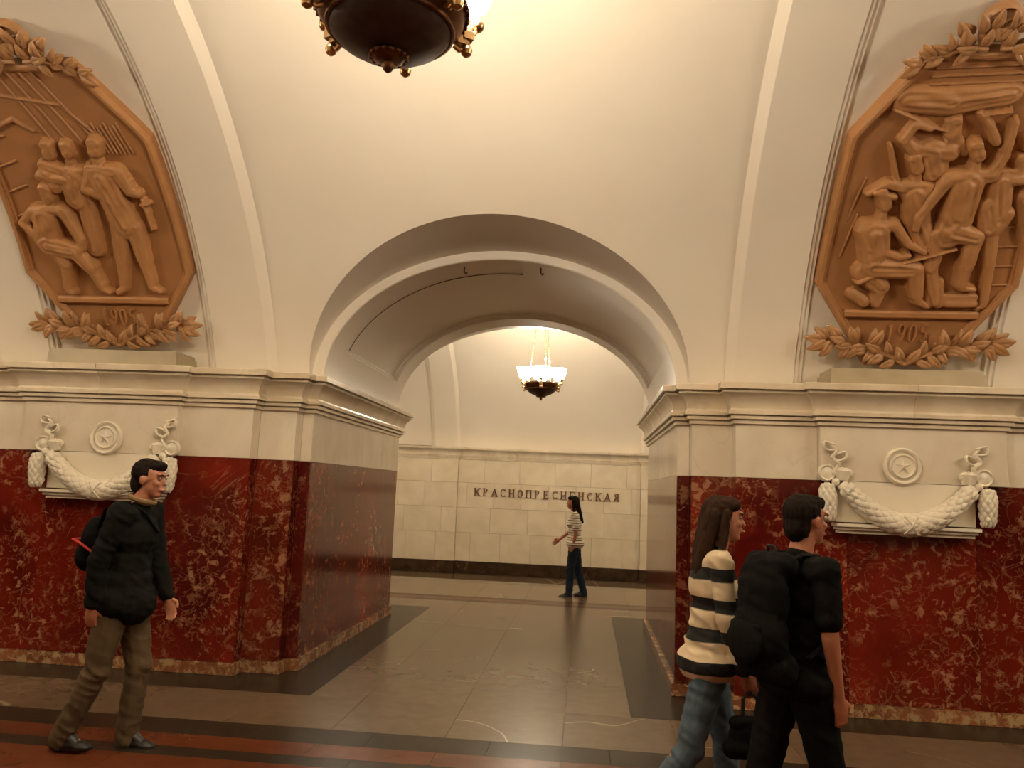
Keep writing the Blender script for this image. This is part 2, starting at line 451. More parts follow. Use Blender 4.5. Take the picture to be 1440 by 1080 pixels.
def arch_mesh(yc, zc, R, sgn, yb, pc):
    # splay from vault contour to the band plane, then the band face, shared in one mesh
    v = []; n = NT+1
    for i, t in enumerate(reversed(THS)):
        v.append(pc[i]); v.append((BO[0]*math.cos(t), yb, Z_TOP+BO[1]*math.sin(t)))
        v.append(((BO[0]-.012)*math.cos(t), yb, Z_TOP+(BO[1]-.012)*math.sin(t))); v.append(((BI[0]+.01)*math.cos(t), yb, Z_TOP+(BI[1]+.01)*math.sin(t))); v.append((BI[0]*math.cos(t), yb-sgn*.01, Z_TOP+BI[1]*math.sin(t)))
    return v, grid_faces(n, 5)
ceil = MB(); ceils = []
hv, hf, hpc = bay_mesh(HYC, HZC, R_BAY, -1, BY)
rv, rf = rib_mesh(HYC, HZC, R_BAY)
av, af = arch_mesh(HYC, HZC, R_BAY, -1, BY, hpc)
def shell(name, v, f, parent=None, smooth=True, ang=30, mirror=False):
    if mirror: v = list(v)+[(x, 2*HYC-y, z) for x, y, z in v]; n = len(v)//2; f = list(f)+[tuple(i+n for i in reversed(q)) for q in f]
    return pymesh(name, v, f, PLASTER, parent, None, ang)
ceiling = shell('ceiling', hv, hf, mirror=True); tag(ceiling, kind='structure')
ribs = shell('vault_rib', rv, rf, ceiling); bay2 = []
arch = shell('arch_band', av, af, ceiling, mirror=True)
# passage barrel with its sunk coffer
YB2 = L_P-BY
cof = (16.5, 163.5, .66, 2.66)
th = sorted(set([i*2.5 for i in range(73)]+[cof[0], cof[0]+.6, cof[0]+1.6, cof[0]+2.2, cof[1]-2.2, cof[1]-1.6, cof[1]-.6, cof[1]]))
ys = [BY+.01, .4, cof[2], cof[2]+.012, cof[2]+.05, cof[2]+.06, 1.2, 1.7, 2.2, cof[3]-.06, cof[3]-.05, cof[3]-.012, cof[3], 2.9, YB2-.01]
def coff(t, y):
    a = .0
    if t >= cof[0]+.6 and t <= cof[1]-.6 and cof[2]+.012 <= y <= cof[3]-.012: a = .03
    if t >= cof[0]+2.2 and t <= cof[1]-2.2 and cof[2]+.06 <= y <= cof[3]-.06: a = .055
    return a
bv = []
for t in th:
    for y in ys:
        a = coff(t, y); c, s = math.cos(math.radians(t)), math.sin(math.radians(t))
        bv.append(((BI[0]+a)*c, y, Z_TOP+(BI[1]+a)*s))
barrel = shell('passage_barrel', bv, grid_faces(len(th), len(ys)), ceiling, ang=28)
tv, tf, tpc = bay_mesh(TYC, TZC, TR_BAY, 1, YB2)
tv2 = [(x, 2*TYC-y, z) for x, y, z in []]
tav, taf = arch_mesh(TYC, TZC, TR_BAY, 1, YB2, tpc)
tc = shell('ceiling', tv, tf); tag(tc, kind='structure')
# far half of the platform vault: no opening
fv = []; a0 = math.asin((2.46-TZC)/TR_BAY); nx = 8
for i in range(nx+1):
    for j in range(41):
        q = a0+(PI/2-a0)*j/40; fv.append((-2+4*i/nx, TYC+TR_BAY*math.cos(q), TZC+TR_BAY*math.sin(q)))
tfar = shell('vault_bay', fv, grid_faces(nx+1, 41), tc)
trv, trf = rib_mesh(TYC, TZC, TR_BAY); trib = shell('vault_rib', trv, trf, tc)
tarch = shell('arch_band', tav, taf, tc)
for k in (-2, -1, 0, 1, 2):
    if k:
        for o in (ceiling, arch, barrel, tc, tfar, tarch):
            if o in (ceiling, tc):
                c = o.copy(); C.objects.link(c); c.location.x = k*PER; root = c
            else:
                c = o.copy(); C.objects.link(c); c.parent = root; c.location.x = 0
    if -2 <= k <= 1 and k:
        for o in (ribs, trib):
            c = o.copy(); C.objects.link(c); c.parent = o.parent; c.location.x = k*PER
for k in (-1, 0, 1):          # the passages behind the camera
    c = barrel.copy(); C.objects.link(c); c.parent = ceiling; c.location = (k*PER, 2*HYC, 0); c.scale = (1, -1, 1)
# end walls far down the hall and the platform
ew = MB(); ew.box((-XE-.1, -11.6, -1.2), (-XE, 11, 6)); o = ew.build('wall_west', PLASTER); tag(o, kind='structure')
ew = MB(); ew.box((XE, -11.6, -1.2), (XE+.1, 11, 6)); o = ew.build('wall_east', PLASTER); tag(o, kind='structure')
ew = MB(); ew.box((-XE, -11.6, 0), (XE, -11.5, 4.2)); o = ew.build('wall_back', TILE); tag(o, kind='structure')

# ------------------------------------------------------------------ track wall with its tiles, plinth, cornice
tw = MB(); tw.box((-XE, Y_WALL+.02, -1.2), (XE, Y_WALL+.3, 2.47)); twall = tw.build('wall_far', GROUT); tag(twall, kind='structure')
rows = [.018, .632, 1.172, 1.717, 2.225]
def tile_xs(x0, x1, w, ph):
    xs = [x0]; x = x0+w*ph
    while x < x1-.15:
        if x > x0+.12: xs.append(x)
        x += w
    return xs+[x1]
for bayk in range(-1, 2):
    for (x0, x1, pr) in ((bayk*PER-2.0, bayk*PER+2.0, 0), (bayk*PER+2.0, bayk*PER+PER-2.0, .07)):
        if x0 > 6.6: continue
        for r in range(4):
            if abs(x0) < 8 and bayk == 0 or x1 == -2.0 or (x0 >= -4.7 and x0 < 4.7):
                xs = tile_xs(x0, x1, (.66, .83, .60, .78)[r], (.5, .9, .35, .75)[r])
            else: xs = [x0, x1]
            for i in range(len(xs)-1):
                slab('wall_tile', TILE, (xs[i], Y_WALL-pr, rows[r]), (xs[i+1], Y_WALL+.025, rows[r+1]), twall, .005)
        slab('plinth_slab', PLINTH, (x0, Y_WALL-pr-.03, -.24), (x1, Y_WALL+.02, .018), twall)
        slab('track_level_slab', FLOOR_LT, (x0, Y_WALL-pr-.01, -1.15), (x1, Y_WALL+.02, -.24), twall)
TCOR = [(-.02, 2.22), (.012, 2.225), (.012, 2.245), (.024, 2.25), (.024, 2.27), (.036, 2.275), (.036, 2.295), (.05, 2.30), (.05, 2.33), (.06, 2.37), (.085, 2.41), (.12, 2.435), (.12, 2.445), (.135, 2.447), (.135, 2.485), (-.10, 2.487)]
tcor = bpy.data.objects.new('trim_3', None); C.objects.link(tcor); tag(tcor, kind='structure')
def tpath(k):
    c = k*PER; return [(c+2.0, Y_WALL), (c+2.0, Y_WALL-.07), (c+PER-2.0, Y_WALL-.07), (c+PER-2.0, Y_WALL), (c+PER+2.0, Y_WALL)]
full = [(-PER*2-2, Y_WALL)]
for k in (-2, -1, 0, 1): full += tpath(k)
full += [(PER*2+2, Y_WALL+3), (-PER*2-2, Y_WALL+3)]
for me, i in cornice_meshes(full, TCOR):
    xs = [v.co.x for v in me.vertices]
    if max(v.co.y for v in me.vertices) > Y_WALL+.5: continue
    link('cornice_block', me, None, tcor)

# ------------------------------------------------------------------ station name, one raised serif letter after the other
GL = {  # strokes on a 10 x 14 box: ('l',x0,y0,x1,y1,w) | ('a',cx,cy,rx,ry,a0,a1,w) | serifs are short bars
 'К': [('l',1.5,0,1.5,14,1.9),('l',2,6.5,8.3,13.6,1.2),('l',4,8.2,8.8,.4,2.0),('s',1.5,0),('s',1.5,14),('s',8.5,14),('s',8.8,0)],
 'Р': [('l',2,0,2,14,1.9),('a',3.6,10.2,4.2,3.5,-90,90,1.5),('l',2,13.7,3.8,13.7,.9),('l',2,6.8,3.8,6.8,.9),('s',2,0),('s',1.6,14)],
 'А': [('l',.8,0,5,14,1.1),('l',9.2,0,5,14,2.0),('l',2.4,4.6,7.6,4.6,.9),('s',.8,0),('s',9.2,0)],
 'С': [('a',5.4,7,4.4,6.9,48,312,1.6),('l',8.5,10,8.5,13.6,.9),('l',8.5,.4,8.5,3.4,.7)],
 'Н': [('l',1.6,0,1.6,14,1.9),('l',8.4,0,8.4,14,1.9),('l',1.6,7,8.4,7,.9),('s',1.6,0),('s',1.6,14),('s',8.4,0),('s',8.4,14)],
 'О': [('a',5,7,4.3,6.9,0,360,1.7)],
 'П': [('l',1.6,0,1.6,14,1.9),('l',8.4,0,8.4,14,1.9),('l',1.0,13.6,9,13.6,.9),('s',1.6,0),('s',1.6,14),('s',8.4,0),('s',8.4,14)],
 'Е': [('l',2,0,2,14,1.9),('l',1,13.6,8.4,13.6,.9),('l',1,.4,8.7,.4,.9),('l',2,7,6.3,7,.9),('l',8.3,11,8.3,14,.8),('l',8.6,0,8.6,3.2,.8),('l',6.2,5.6,6.2,8.4,.7),('s',1.8,0),('s',1.8,14)],
 'Я': [('l',8,0,8,14,1.9),('a',6.4,10.2,4.2,3.5,90,270,1.5),('l',6.2,13.7,8,13.7,.9),('l',6.2,6.8,8,6.8,.9),('l',5.5,6.8,1.5,.3,1.9),('s',8,0),('s',8.4,14),('s',1.6,0)],
 '1': [('l',5,0,5,14,2.0),('l',5,13.6,2.8,11.6,1.0),('s',5,0)],
 '9': [('a',5,9.8,3.5,4.0,0,360,1.5),('a',3.0,8.5,5.4,8.3,-78,12,1.5)],
 '0': [('a',5,7,3.9,6.9,0,360,1.7)],
 '5': [('l',3.2,13.6,8,13.6,1.3),('l',3.2,13.8,2.7,8,1.1),('a',4.6,4.6,3.7,4.3,-140,118,1.6)],
}
def glyph(ch, sx, sy, depth, frame):
    """frame(u, v, h) -> world point; extrudes every stroke"""
    mb = MB()
    def bar(pts_l, pts_r):
        n = len(pts_l); v = []
        for h in (0, depth):
            for (u, q) in pts_l+pts_r: v.append(frame(u*sx, q*sy, h))
        f = []
        m = 2*n
        for i in range(n-1):
            f.append((i, i+1, n+i+1, n+i)); f.append((m+i, m+n+i, m+n+i+1, m+i+1))
            f.append((i, m+i, m+i+1, i+1)); f.append((n+i, n+i+1, m+n+i+1, m+n+i))
        f.append((0, n, m+n, m)); f.append((n-1, m+n-1, m+2*n-1, 2*n-1)) if False else f.append((n-1, m+n-1, m+m-1, m-1))
        mb.add(v, f)
    for st in GL[ch]:
        if st[0] == 'l':
            _, x0, y0, x1, y1, w_ = st; d = Vector((x1-x0, y1-y0)).normalized()*(w_/2); nx, ny = -d.y, d.x
            bar([(x0+nx, y0+ny), (x1+nx, y1+ny)], [(x0-nx, y0-ny), (x1-nx, y1-ny)])
        elif st[0] == 's':
            _, x, y = st; bar([(x-2.0, y+(.0 if y < 7 else -.8)), (x-2.0, y+(.8 if y < 7 else 0))], [(x+2.0, y+(.0 if y < 7 else -.8)), (x+2.0, y+(.8 if y < 7 else 0))])
        else:
            _, cx, cy, rx, ry, a0, a1, w_ = st; k = max(6, int(abs(a1-a0)/20)); A = []; B = []
            for i in range(k+1):
                a = math.radians(a0+(a1-a0)*i/k); th_ = w_*(.55+.45*abs(math.cos(a)))
                A.append((cx+rx*math.cos(a), cy+ry*math.sin(a))); B.append((cx+(rx-th_)*math.cos(a), cy+(ry-th_*.8)*math.sin(a)))
            bar(A, B)
    return mb
word = 'КРАСНОПРЕСНЕНСКАЯ'
sign = empty('station_name_lettering', (0, Y_WALL, 1.434))
tag(sign, 'raised brown Cyrillic serif letters spelling the station name on the cream track wall', 'lettering')
pitch = 3.19/len(word)*1.012; gm = {}
for i, ch in enumerate(word):
    if ch not in gm:
        o = glyph(ch, .0132, .0125, .03, lambda u, v, h: (u, -h, v)).build('letter', LETTER, sign, angle=20); gm[ch] = o.data
    else: o = link('letter', gm[ch], None, sign)
    o.location = (-1.625+i*pitch, .0, 0)

# ------------------------------------------------------------------ chandeliers
def chandelier_parts(z_tip, z_top, root, chain_n=3, first=None):
    """root stands at the tip of the finial (z = 0); parts are meshes"""
    P = []
    H = z_top-z_tip
    b = MB(); b.lathe([(.003, 0), (.018, .012), (.026, .032), (.022, .052), (.030, .060), (.010, .07)], 20); P.append(b.build('finial', BRASS if False else BRONZE_LT, root))
    b = MB(); b.lathe([(.01, .055), (.05, .055), (.075, .068), (.080, .076), (.074, .085), (.04, .088)], 24)
    for k in range(16): a = 2*PI*k/16; b.ball((.076*math.cos(a), .076*math.sin(a), .072), .011, 8)
    P.append(b.build('rosette', BRONZE_LT, root))
    b = MB(); b.lathe([(.02, .075), (.10, .088), (.17, .115), (.225, .150), (.258, .188), (.262, .20), (.25, .205), (.0001, .19)], 64); P.append(b.build('bowl', BRONZE, root))
    b = MB(); b.tube([(.262*math.cos(2*PI*k/48), .262*math.sin(2*PI*k/48), .196) for k in range(48)], .0125, 8, True); P.append(b.build('bead_ring', BRONZE_LT, root))
    b = MB(); b.lathe([(.258, .20), (.268, .205), (.292, .225), (.308, .250), (.312, .275), (.316, .280), (.330, .282), (.330, .300), (.314, .302), (.30, .30), (.285, .26), (.25, .22)], 64)
    for k in range(48):
        a = 2*PI*k/48; b.box((.0,)*3, (.0001,)*3) if False else b.ball((.322*math.cos(a), .322*math.sin(a), .272), .010, 6)
    P.append(b.build('rim_band', BRONZE_LT, root))
    b = MB(); b.lathe([(.0001, .285), (.30, .285), (.30, .297), (.0001, .297)], 40); P.append(b.build('tray', BRONZE, root))
    for k in range(6):
        a = 2*PI*k/6+.57; c, s = math.cos(a), math.sin(a)
        br = MB()
        def pt(r, t, z): return (r*c-t*s, r*s+t*c, z)
        for (r0_, r1_, z0_, z1_, hw) in ((.300, .345, .225, .262, .022), (.325, .372, .250, .285, .030)):
            v = [pt(r, t, z) for z in (z0_, z1_) for r, t in ((r0_, -hw), (r1_, -hw), (r1_, hw), (r0_, hw))]
            br.add(v, [(0,3,2,1),(4,5,6,7),(0,1,5,4),(1,2,6,5),(2,3,7,6),(3,0,4,7)])
        br.tube([pt(.29, 0, .215), pt(.315, 0, .198), pt(.335, 0, .21), pt(.345, 0, .24)], .012, 8)
        bo = br.build('bracket', BRASS, root); P.append(bo)
        kn = MB(); kn.lathe([(.004, .0), (.014, -.004), (.012, -.016), (.008, -.02), (.020, -.027), (.027, -.045), (.022, -.064), (.010, -.074), (.002, -.076)], 16, loc=pt(.350, 0, .252)); kn.build('ball_drop', BRASS, bo)
        kn = MB(); kn.ball(pt(.398, 0, .338), .030, 14); kn.tube([pt(.362, 0, .280), pt(.385, 0, .300), pt(.396, 0, .32)], .009, 8); kn.build('ball_knob', BRASS, bo)
        ar = MB(); ar.tube([pt(.20, 0, .29), pt(.26, 0, .325), pt(.32, 0, .335), (pt(.355, 0, 0)[0], pt(.355, 0, 0)[1], .352)], .010, 8); P.append(ar.build('shade_arm', BRASS, root))
        sh = MB(); prof = [(.030, .350), (.058, .362), (.092, .395), (.112, .44), (.122, .485), (.135, .522), (.130, .524), (.116, .487), (.105, .442), (.086, .40), (.055, .372), (.001, .362)]
        sh.lathe(prof, 28, loc=(.345*c, .345*s, .025)); P.append(sh.build('glass_shade', SHADE, root))
    sh = MB(); sh.lathe([(.06, .36), (.13, .39), (.18, .45), (.20, .53), (.215, .57), (.205, .572), (.19, .53), (.17, .46), (.12, .405), (.001, .38)], 36); P.append(sh.build('glass_shade', SHADE, root))
    st = MB(); st.lathe([(.03, .29), (.022, .31), (.035, .34), (.02, .36)], 16); P.append(st.build('stem', BRASS, root))
    top = .62
    for k in range(chain_n):
        a = 2*PI*k/chain_n+.9; p0 = Vector((.245*math.cos(a), .245*math.sin(a), .30)); p1 = Vector((.05*math.cos(a), .05*math.sin(a), H-.10))
        rd = MB(); rd.tube([p0, p0.lerp(p1, .22)], .006, 6)
        q0 = p0.lerp(p1, .22); n = max(6, int((p1-q0).length/.052)); d = (p1-q0).normalized(); e1 = d.cross(Vector((0,1,.1))).normalized(); e2 = d.cross(e1)
        for j in range(n):
            cpt = q0.lerp(p1, (j+.5)/n); ee = e1 if j % 2 else e2; hl = (p1-q0).length/n*.62
            rd.tube([cpt+d*hl*math.cos(2*PI*m/10)+ee*.014*math.sin(2*PI*m/10) for m in range(10)], .0042, 5, True)
        P.append(rd.build('chain', BRASS, root, fix=False))
    b = MB(); b.lathe([(.01, H-.16), (.05, H-.13), (.075, H-.10), (.05, H-.085), (.12, H-.05), (.15, H-.01), (.15, H), (.001, H)], 32); P.append(b.build('ceiling_rose', BRONZE_LT, root))
    return P
def bulb(root):
    for k, (x, y, z, e) in enumerate(((0, 0, .66, BULB_W),)):
        ld = bpy.data.lights.new('bulb', 'POINT'); ld.energy = e; ld.color = LAMP_COL; ld.shadow_soft_size = .12
        lo = bpy.data.objects.new('bulb', ld); C.objects.link(lo); lo.parent = root; lo.location = (x, y, z)
def copy_tree(o, parent=None):
    c = o.copy(); C.objects.link(c)
    if parent is not None: c.parent = parent
    for ch in [q for q in bpy.data.objects if q.parent == o]: copy_tree(ch, c)
    return c
ch = empty('chandelier', (-.035, HYC, 3.322))
tag(ch, 'large dark bronze bowl chandelier overhead, cut off by the top edge of the photo', 'chandelier', 'bowl chandeliers')
chandelier_parts(3.322, HZC+R_BAY, ch); bulb(ch)
ch2 = copy_tree(ch); ch2.location = (.0, 6.85, 3.165)
ch2['label'] = 'small lit bowl chandelier hanging above the far platform, seen through the arch'
# ones beyond the frame keep the hall lit
for X, Yc_, z, lab in ((-PER, HYC, 3.322, 'bowl chandelier of the next hall bay to the left'), (PER, HYC, 3.322, 'bowl chandelier of the next hall bay to the right'),
                  (-PER, 6.85, 3.165, 'bowl chandelier of the next platform bay to the left'), (PER, 6.85, 3.165, 'bowl chandelier of the next platform bay to the right')):
    c = copy_tree(ch); c.location = (X, Yc_, z); c['label'] = lab

# ------------------------------------------------------------------ octagonal relief panels
def P3(u, s, h):
    q = s/4.16; return Vector((u, HYC+(R_BAY-h)*math.cos(q), HZC+(R_BAY-h)*math.sin(q)))
OCT = [(1.72, .30), (2.42, .775), (3.64, .745), (4.27, .36)]
def wid(s, ins=0):
    p = OCT
    for (s0, w0), (s1, w1) in zip(p, p[1:]):
        if s <= s1: return w0+(w1-w0)*(s-s0)/(s1-s0)-ins
    return p[-1][1]-ins
LEFT_FIG = {'standing': [(0.285,3.609,0.06,0.259,3.538,0.06,0.05),(0.237,3.46,0.043,0.24,3.398,0.043,0.04),(0.157,3.382,0.056,0.359,3.36,0.067,0.045),(0.236,3.303,0.13,0.253,3.112,0.12,0.03),(0.253,3.112,0.12,0.297,2.869,0.129,0.03),(0.38,3.36,0.062,0.437,3.192,0.053,0.05),(0.437,3.192,0.05,0.498,3.161,0.038,0.055),(0.145,3.35,0.056,0.059,3.207,0.048,0.05),(0.059,3.207,0.045,0.165,3.15,0.038,0.06),(0.228,2.852,0.084,0.171,2.555,0.066,0.03),(0.171,2.555,0.06,0.131,2.304,0.044,0.03),(0.126,2.28,0.033,0.071,2.245,0.031,0.04),(0.363,2.854,0.084,0.373,2.574,0.066,0.035),(0.373,2.574,0.059,0.395,2.325,0.043,0.035),(0.39,2.298,0.033,0.461,2.259,0.03,0.04)],
 'pistol': [(0.514,3.113,0.019,0.523,2.985,0.019,0.05),(0.523,2.985,0.015,0.526,2.839,0.016,0.05),(0.499,3.065,0.022,0.556,3.075,0.019,0.05)],
 'middle': [(0.017,3.579,0.052,0.008,3.516,0.052,0.03),(-0.016,3.444,0.037,-0.017,3.397,0.038,0.02),(-0.098,3.366,0.053,0.067,3.35,0.053,0.025),(-0.046,3.302,0.113,-0.071,3.11,0.108,0.015),(0.0,3.175,0.076,-0.052,2.652,0.085,0.01),(-0.004,3.328,0.044,0.103,3.239,0.037,0.045),(0.097,3.223,0.034,0.131,3.143,0.035,0.05)],
 'older': [(-0.139,3.585,0.055,-0.156,3.507,0.056,0.035),(-0.241,3.413,0.056,-0.098,3.366,0.053,0.035),(-0.237,3.334,0.088,-0.213,3.238,0.082,0.03),(-0.303,3.327,0.044,-0.099,3.286,0.041,0.055),(-0.099,3.286,0.041,-0.111,3.174,0.038,0.05)],
 'seated': [(-0.3,3.212,0.054,-0.309,3.125,0.055,0.065),(-0.327,3.076,0.035,-0.346,3.027,0.039,0.055),(-0.469,3.01,0.055,-0.239,3.018,0.058,0.06),(-0.406,2.945,0.118,-0.442,2.747,0.113,0.05),(-0.498,3.004,0.049,-0.607,2.904,0.043,0.07),(-0.607,2.904,0.043,-0.51,2.713,0.037,0.075),(-0.51,2.713,0.034,-0.447,2.681,0.033,0.085),(-0.218,3.006,0.051,-0.142,2.757,0.046,0.07),(-0.142,2.757,0.042,-0.147,2.667,0.037,0.075),(-0.442,2.697,0.093,-0.213,2.633,0.08,0.07),(-0.213,2.633,0.073,-0.122,2.484,0.057,0.075),(-0.122,2.484,0.05,-0.065,2.311,0.04,0.06),(-0.07,2.29,0.03,-0.008,2.251,0.027,0.06),(-0.414,2.681,0.08,-0.347,2.515,0.067,0.055),(-0.347,2.515,0.057,-0.39,2.295,0.045,0.05),(-0.396,2.271,0.034,-0.353,2.238,0.028,0.055)]}
RIGHT_FIG = {'banner': [(-0.423,3.923,0.102,-0.134,3.892,0.111,0.0),(-0.138,3.904,0.111,0.246,3.952,0.085,0.0),(-0.464,3.886,0.051,-0.421,3.958,0.066,0.0)],
 'rifle_raiser': [(-0.057,3.747,0.051,-0.042,3.665,0.057,0.03),(-0.04,3.591,0.042,-0.075,3.531,0.053,0.02),(-0.261,3.532,0.058,-0.018,3.516,0.069,0.03),(-0.279,3.547,0.054,-0.37,3.622,0.042,0.04),(-0.37,3.622,0.039,-0.328,3.725,0.034,0.045),(-0.332,3.74,0.026,-0.219,3.71,0.026,0.05),(-0.137,3.517,0.106,-0.082,3.365,0.102,0.01),(-0.478,3.843,0.018,-0.18,3.71,0.018,0.04),(-0.18,3.71,0.015,-0.067,3.68,0.013,0.04),(-0.015,3.635,0.037,0.088,3.516,0.036,0.02)],
 'man_with_cap': [(-0.258,3.471,0.051,-0.219,3.396,0.054,0.045),(-0.203,3.334,0.035,-0.189,3.279,0.038,0.035),(-0.283,3.248,0.055,-0.09,3.242,0.055,0.04),(-0.175,3.18,0.104,-0.119,2.992,0.101,0.03),(-0.289,3.242,0.043,-0.399,3.272,0.039,0.05),(-0.399,3.272,0.039,-0.519,3.194,0.03,0.05),(-0.446,3.577,0.013,-0.337,3.303,0.019,0.05),(-0.337,3.303,0.019,-0.224,3.117,0.017,0.05),(-0.086,3.227,0.044,-0.154,3.118,0.035,0.055),(-0.119,2.992,0.101,-0.017,2.771,0.096,0.02)],
 'leader': [(0.127,3.582,0.05,0.168,3.51,0.053,0.075),(0.177,3.441,0.037,0.182,3.381,0.043,0.06),(0.012,3.32,0.065,0.298,3.351,0.064,0.065),(0.16,3.274,0.129,0.16,3.026,0.126,0.055),(0.003,3.304,0.051,-0.066,3.15,0.047,0.08),(-0.066,3.15,0.047,-0.123,3.008,0.042,0.08),(-0.124,2.992,0.039,-0.12,2.913,0.031,0.085),(0.306,3.366,0.051,0.35,3.516,0.039,0.07),(0.35,3.516,0.037,0.346,3.678,0.028,0.07),(0.341,3.693,0.023,0.34,3.765,0.023,0.07),(0.168,2.995,0.121,0.134,2.852,0.112,0.05),(0.15,2.9,0.089,0.326,2.844,0.079,0.075),(0.326,2.844,0.073,0.326,2.614,0.06,0.075),(0.326,2.614,0.057,0.32,2.436,0.043,0.07),(0.333,2.413,0.032,0.43,2.405,0.023,0.07),(0.067,2.835,0.085,0.067,2.578,0.069,0.04),(0.067,2.578,0.063,0.169,2.285,0.047,0.035)],
 'seated': [(-0.428,3.195,0.05,-0.379,3.101,0.053,0.06),(-0.481,3.21,0.028,-0.328,3.173,0.024,0.075),(-0.382,3.038,0.034,-0.383,2.99,0.037,0.055),(-0.5,2.926,0.056,-0.282,2.944,0.05,0.06),(-0.408,2.863,0.12,-0.371,2.669,0.116,0.055),(-0.514,2.894,0.048,-0.449,2.75,0.043,0.075),(-0.449,2.75,0.043,-0.199,2.678,0.035,0.08),(-0.199,2.678,0.029,-0.129,2.692,0.028,0.09),(-0.265,2.928,0.045,-0.149,2.785,0.037,0.075),(-0.149,2.785,0.034,-0.021,2.722,0.029,0.085),(-0.37,2.588,0.11,-0.059,2.56,0.081,0.06),(-0.045,2.56,0.072,0.005,2.348,0.055,0.065),(0.014,2.299,0.038,0.102,2.251,0.026,0.065),(-0.42,2.538,0.099,-0.28,2.409,0.076,0.045),(-0.28,2.409,0.059,-0.285,2.26,0.039,0.045),(-0.476,2.34,0.053,-0.377,2.275,0.054,0.02)],
 'rifle': [(-0.465,2.456,0.026,-0.213,2.607,0.02,0.09),(-0.213,2.607,0.017,0.215,2.748,0.014,0.09)],
 'fighter_at_right': [(0.48,3.456,0.05,0.516,3.381,0.05,0.03),(0.351,3.351,0.053,0.489,3.336,0.058,0.03),(0.402,3.275,0.096,0.448,3.028,0.11,0.03),(0.362,3.09,0.082,0.42,2.934,0.093,0.045),(0.472,3.305,0.043,0.578,3.306,0.037,0.05),(0.442,2.902,0.072,0.502,2.616,0.056,0.03),(0.502,2.616,0.051,0.541,2.292,0.038,0.03),(0.548,2.26,0.026,0.501,2.233,0.023,0.03),(0.517,3.028,0.065,0.484,2.903,0.055,0.04)],
 'raised_arm': [(0.268,3.605,0.039,0.19,3.723,0.03,0.04),(0.19,3.723,0.028,0.086,3.825,0.023,0.04),(0.096,3.81,0.013,0.288,3.838,0.013,0.05)],
 'fighter_behind': [(0.464,3.634,0.046,0.506,3.56,0.047,0.02),(0.59,3.426,0.078,0.695,3.153,0.091,0.02),(0.628,3.153,0.08,0.75,2.842,0.077,0.015),(0.759,2.811,0.06,0.766,2.524,0.051,0.015),(0.766,2.524,0.045,0.749,2.296,0.034,0.015)],
 'crate': [(0.25,2.32,0.041,0.453,2.324,0.041,0.03),(0.26,2.271,0.035,0.464,2.275,0.034,0.04),(0.094,2.448,0.046,0.128,2.268,0.047,0.02),(0.166,2.449,0.046,0.201,2.27,0.047,0.02)]}

def heightfield(name, chains, root, mat, base=.045, step=.0075, seed=0, folds=1.0, kk=.46):
    """a carved figure: tapered limbs blended over the panel, each limb with its folds"""
    A = np.array([[t[0], t[1], t[2], t[3], t[4], t[5], t[6]] for t in chains])
    u0, u1 = min((A[:, 0]-A[:, 2]).min(), (A[:, 3]-A[:, 5]).min())-.02, max((A[:, 0]+A[:, 2]).max(), (A[:, 3]+A[:, 5]).max())+.02
    s0, s1 = min((A[:, 1]-A[:, 2]*1.1).min(), (A[:, 4]-A[:, 5]*1.1).min())-.02, max((A[:, 1]+A[:, 2]).max(), (A[:, 4]+A[:, 5]).max())+.02
    U, S = np.meshgrid(np.arange(u0, u1, step), np.arange(s0, s1, step)); Hh = np.zeros_like(U); acc = np.zeros_like(U)
    rs = np.random.RandomState(seed)
    for (ua, sa, ra, ub, sb, rb, z) in A:
        dx, dy = ub-ua, sb-sa; l2 = dx*dx+dy*dy+1e-9
        t = np.clip(((U-ua)*dx+(S-sa)*dy)/l2, 0, 1); px, py = U-ua-t*dx, S-sa-t*dy
        d = np.sqrt(px*px+py*py); r = ra+(rb-ra)*t; side = np.sign(px*dy-py*dx)*d/np.maximum(r, .01)
        hh = np.sqrt(np.clip(1-(d/r)**2, 0, 1))
        rm = (ra+rb)/2
        if rm > .035 and folds:
            f = np.sin(side*7+rs.rand()*6+t*4*(rs.rand()-.5))*.6+np.sin(side*3-t*7+rs.rand()*6)*.5+(.5*np.sin(side*13+t*2+rs.rand()*6) if rm > .07 else 0)
            hh = hh*(1+.14*folds*f)
        h = np.where(d < r, (.012+z)*np.clip(hh*3, 0, 1)+hh*r*kk, 0)
        Hh = np.maximum(Hh, h)
    # soften the seams a little
    for _ in range(2):
        Q = Hh.copy(); Q[1:-1, 1:-1] = (Hh[1:-1, 1:-1]*4+Hh[:-2, 1:-1]+Hh[2:, 1:-1]+Hh[1:-1, :-2]+Hh[1:-1, 2:])/8; Hh = Q
    w_in = np.vectorize(lambda s: wid(s, .035))(S)
    ins = (Hh > .004) & (np.abs(U) < w_in)
    idx = -np.ones(U.shape, int); v = []; f = []
    cell = ins[:-1, :-1] | ins[1:, :-1] | ins[:-1, 1:] | ins[1:, 1:]
    for i, j in zip(*np.nonzero(cell)):
        q = []
        for a, b in ((i, j), (i, j+1), (i+1, j+1), (i+1, j)):
            if idx[a, b] < 0:
                idx[a, b] = len(v); hh = Hh[a, b] if ins[a, b] else 0
                v.append(P3(U[a, b], S[a, b], base+(hh if ins[a, b] else -.008)))
            q.append(int(idx[a, b]))
        f.append(tuple(q))
    return pymesh(name, v, f, mat, root, None, 70)
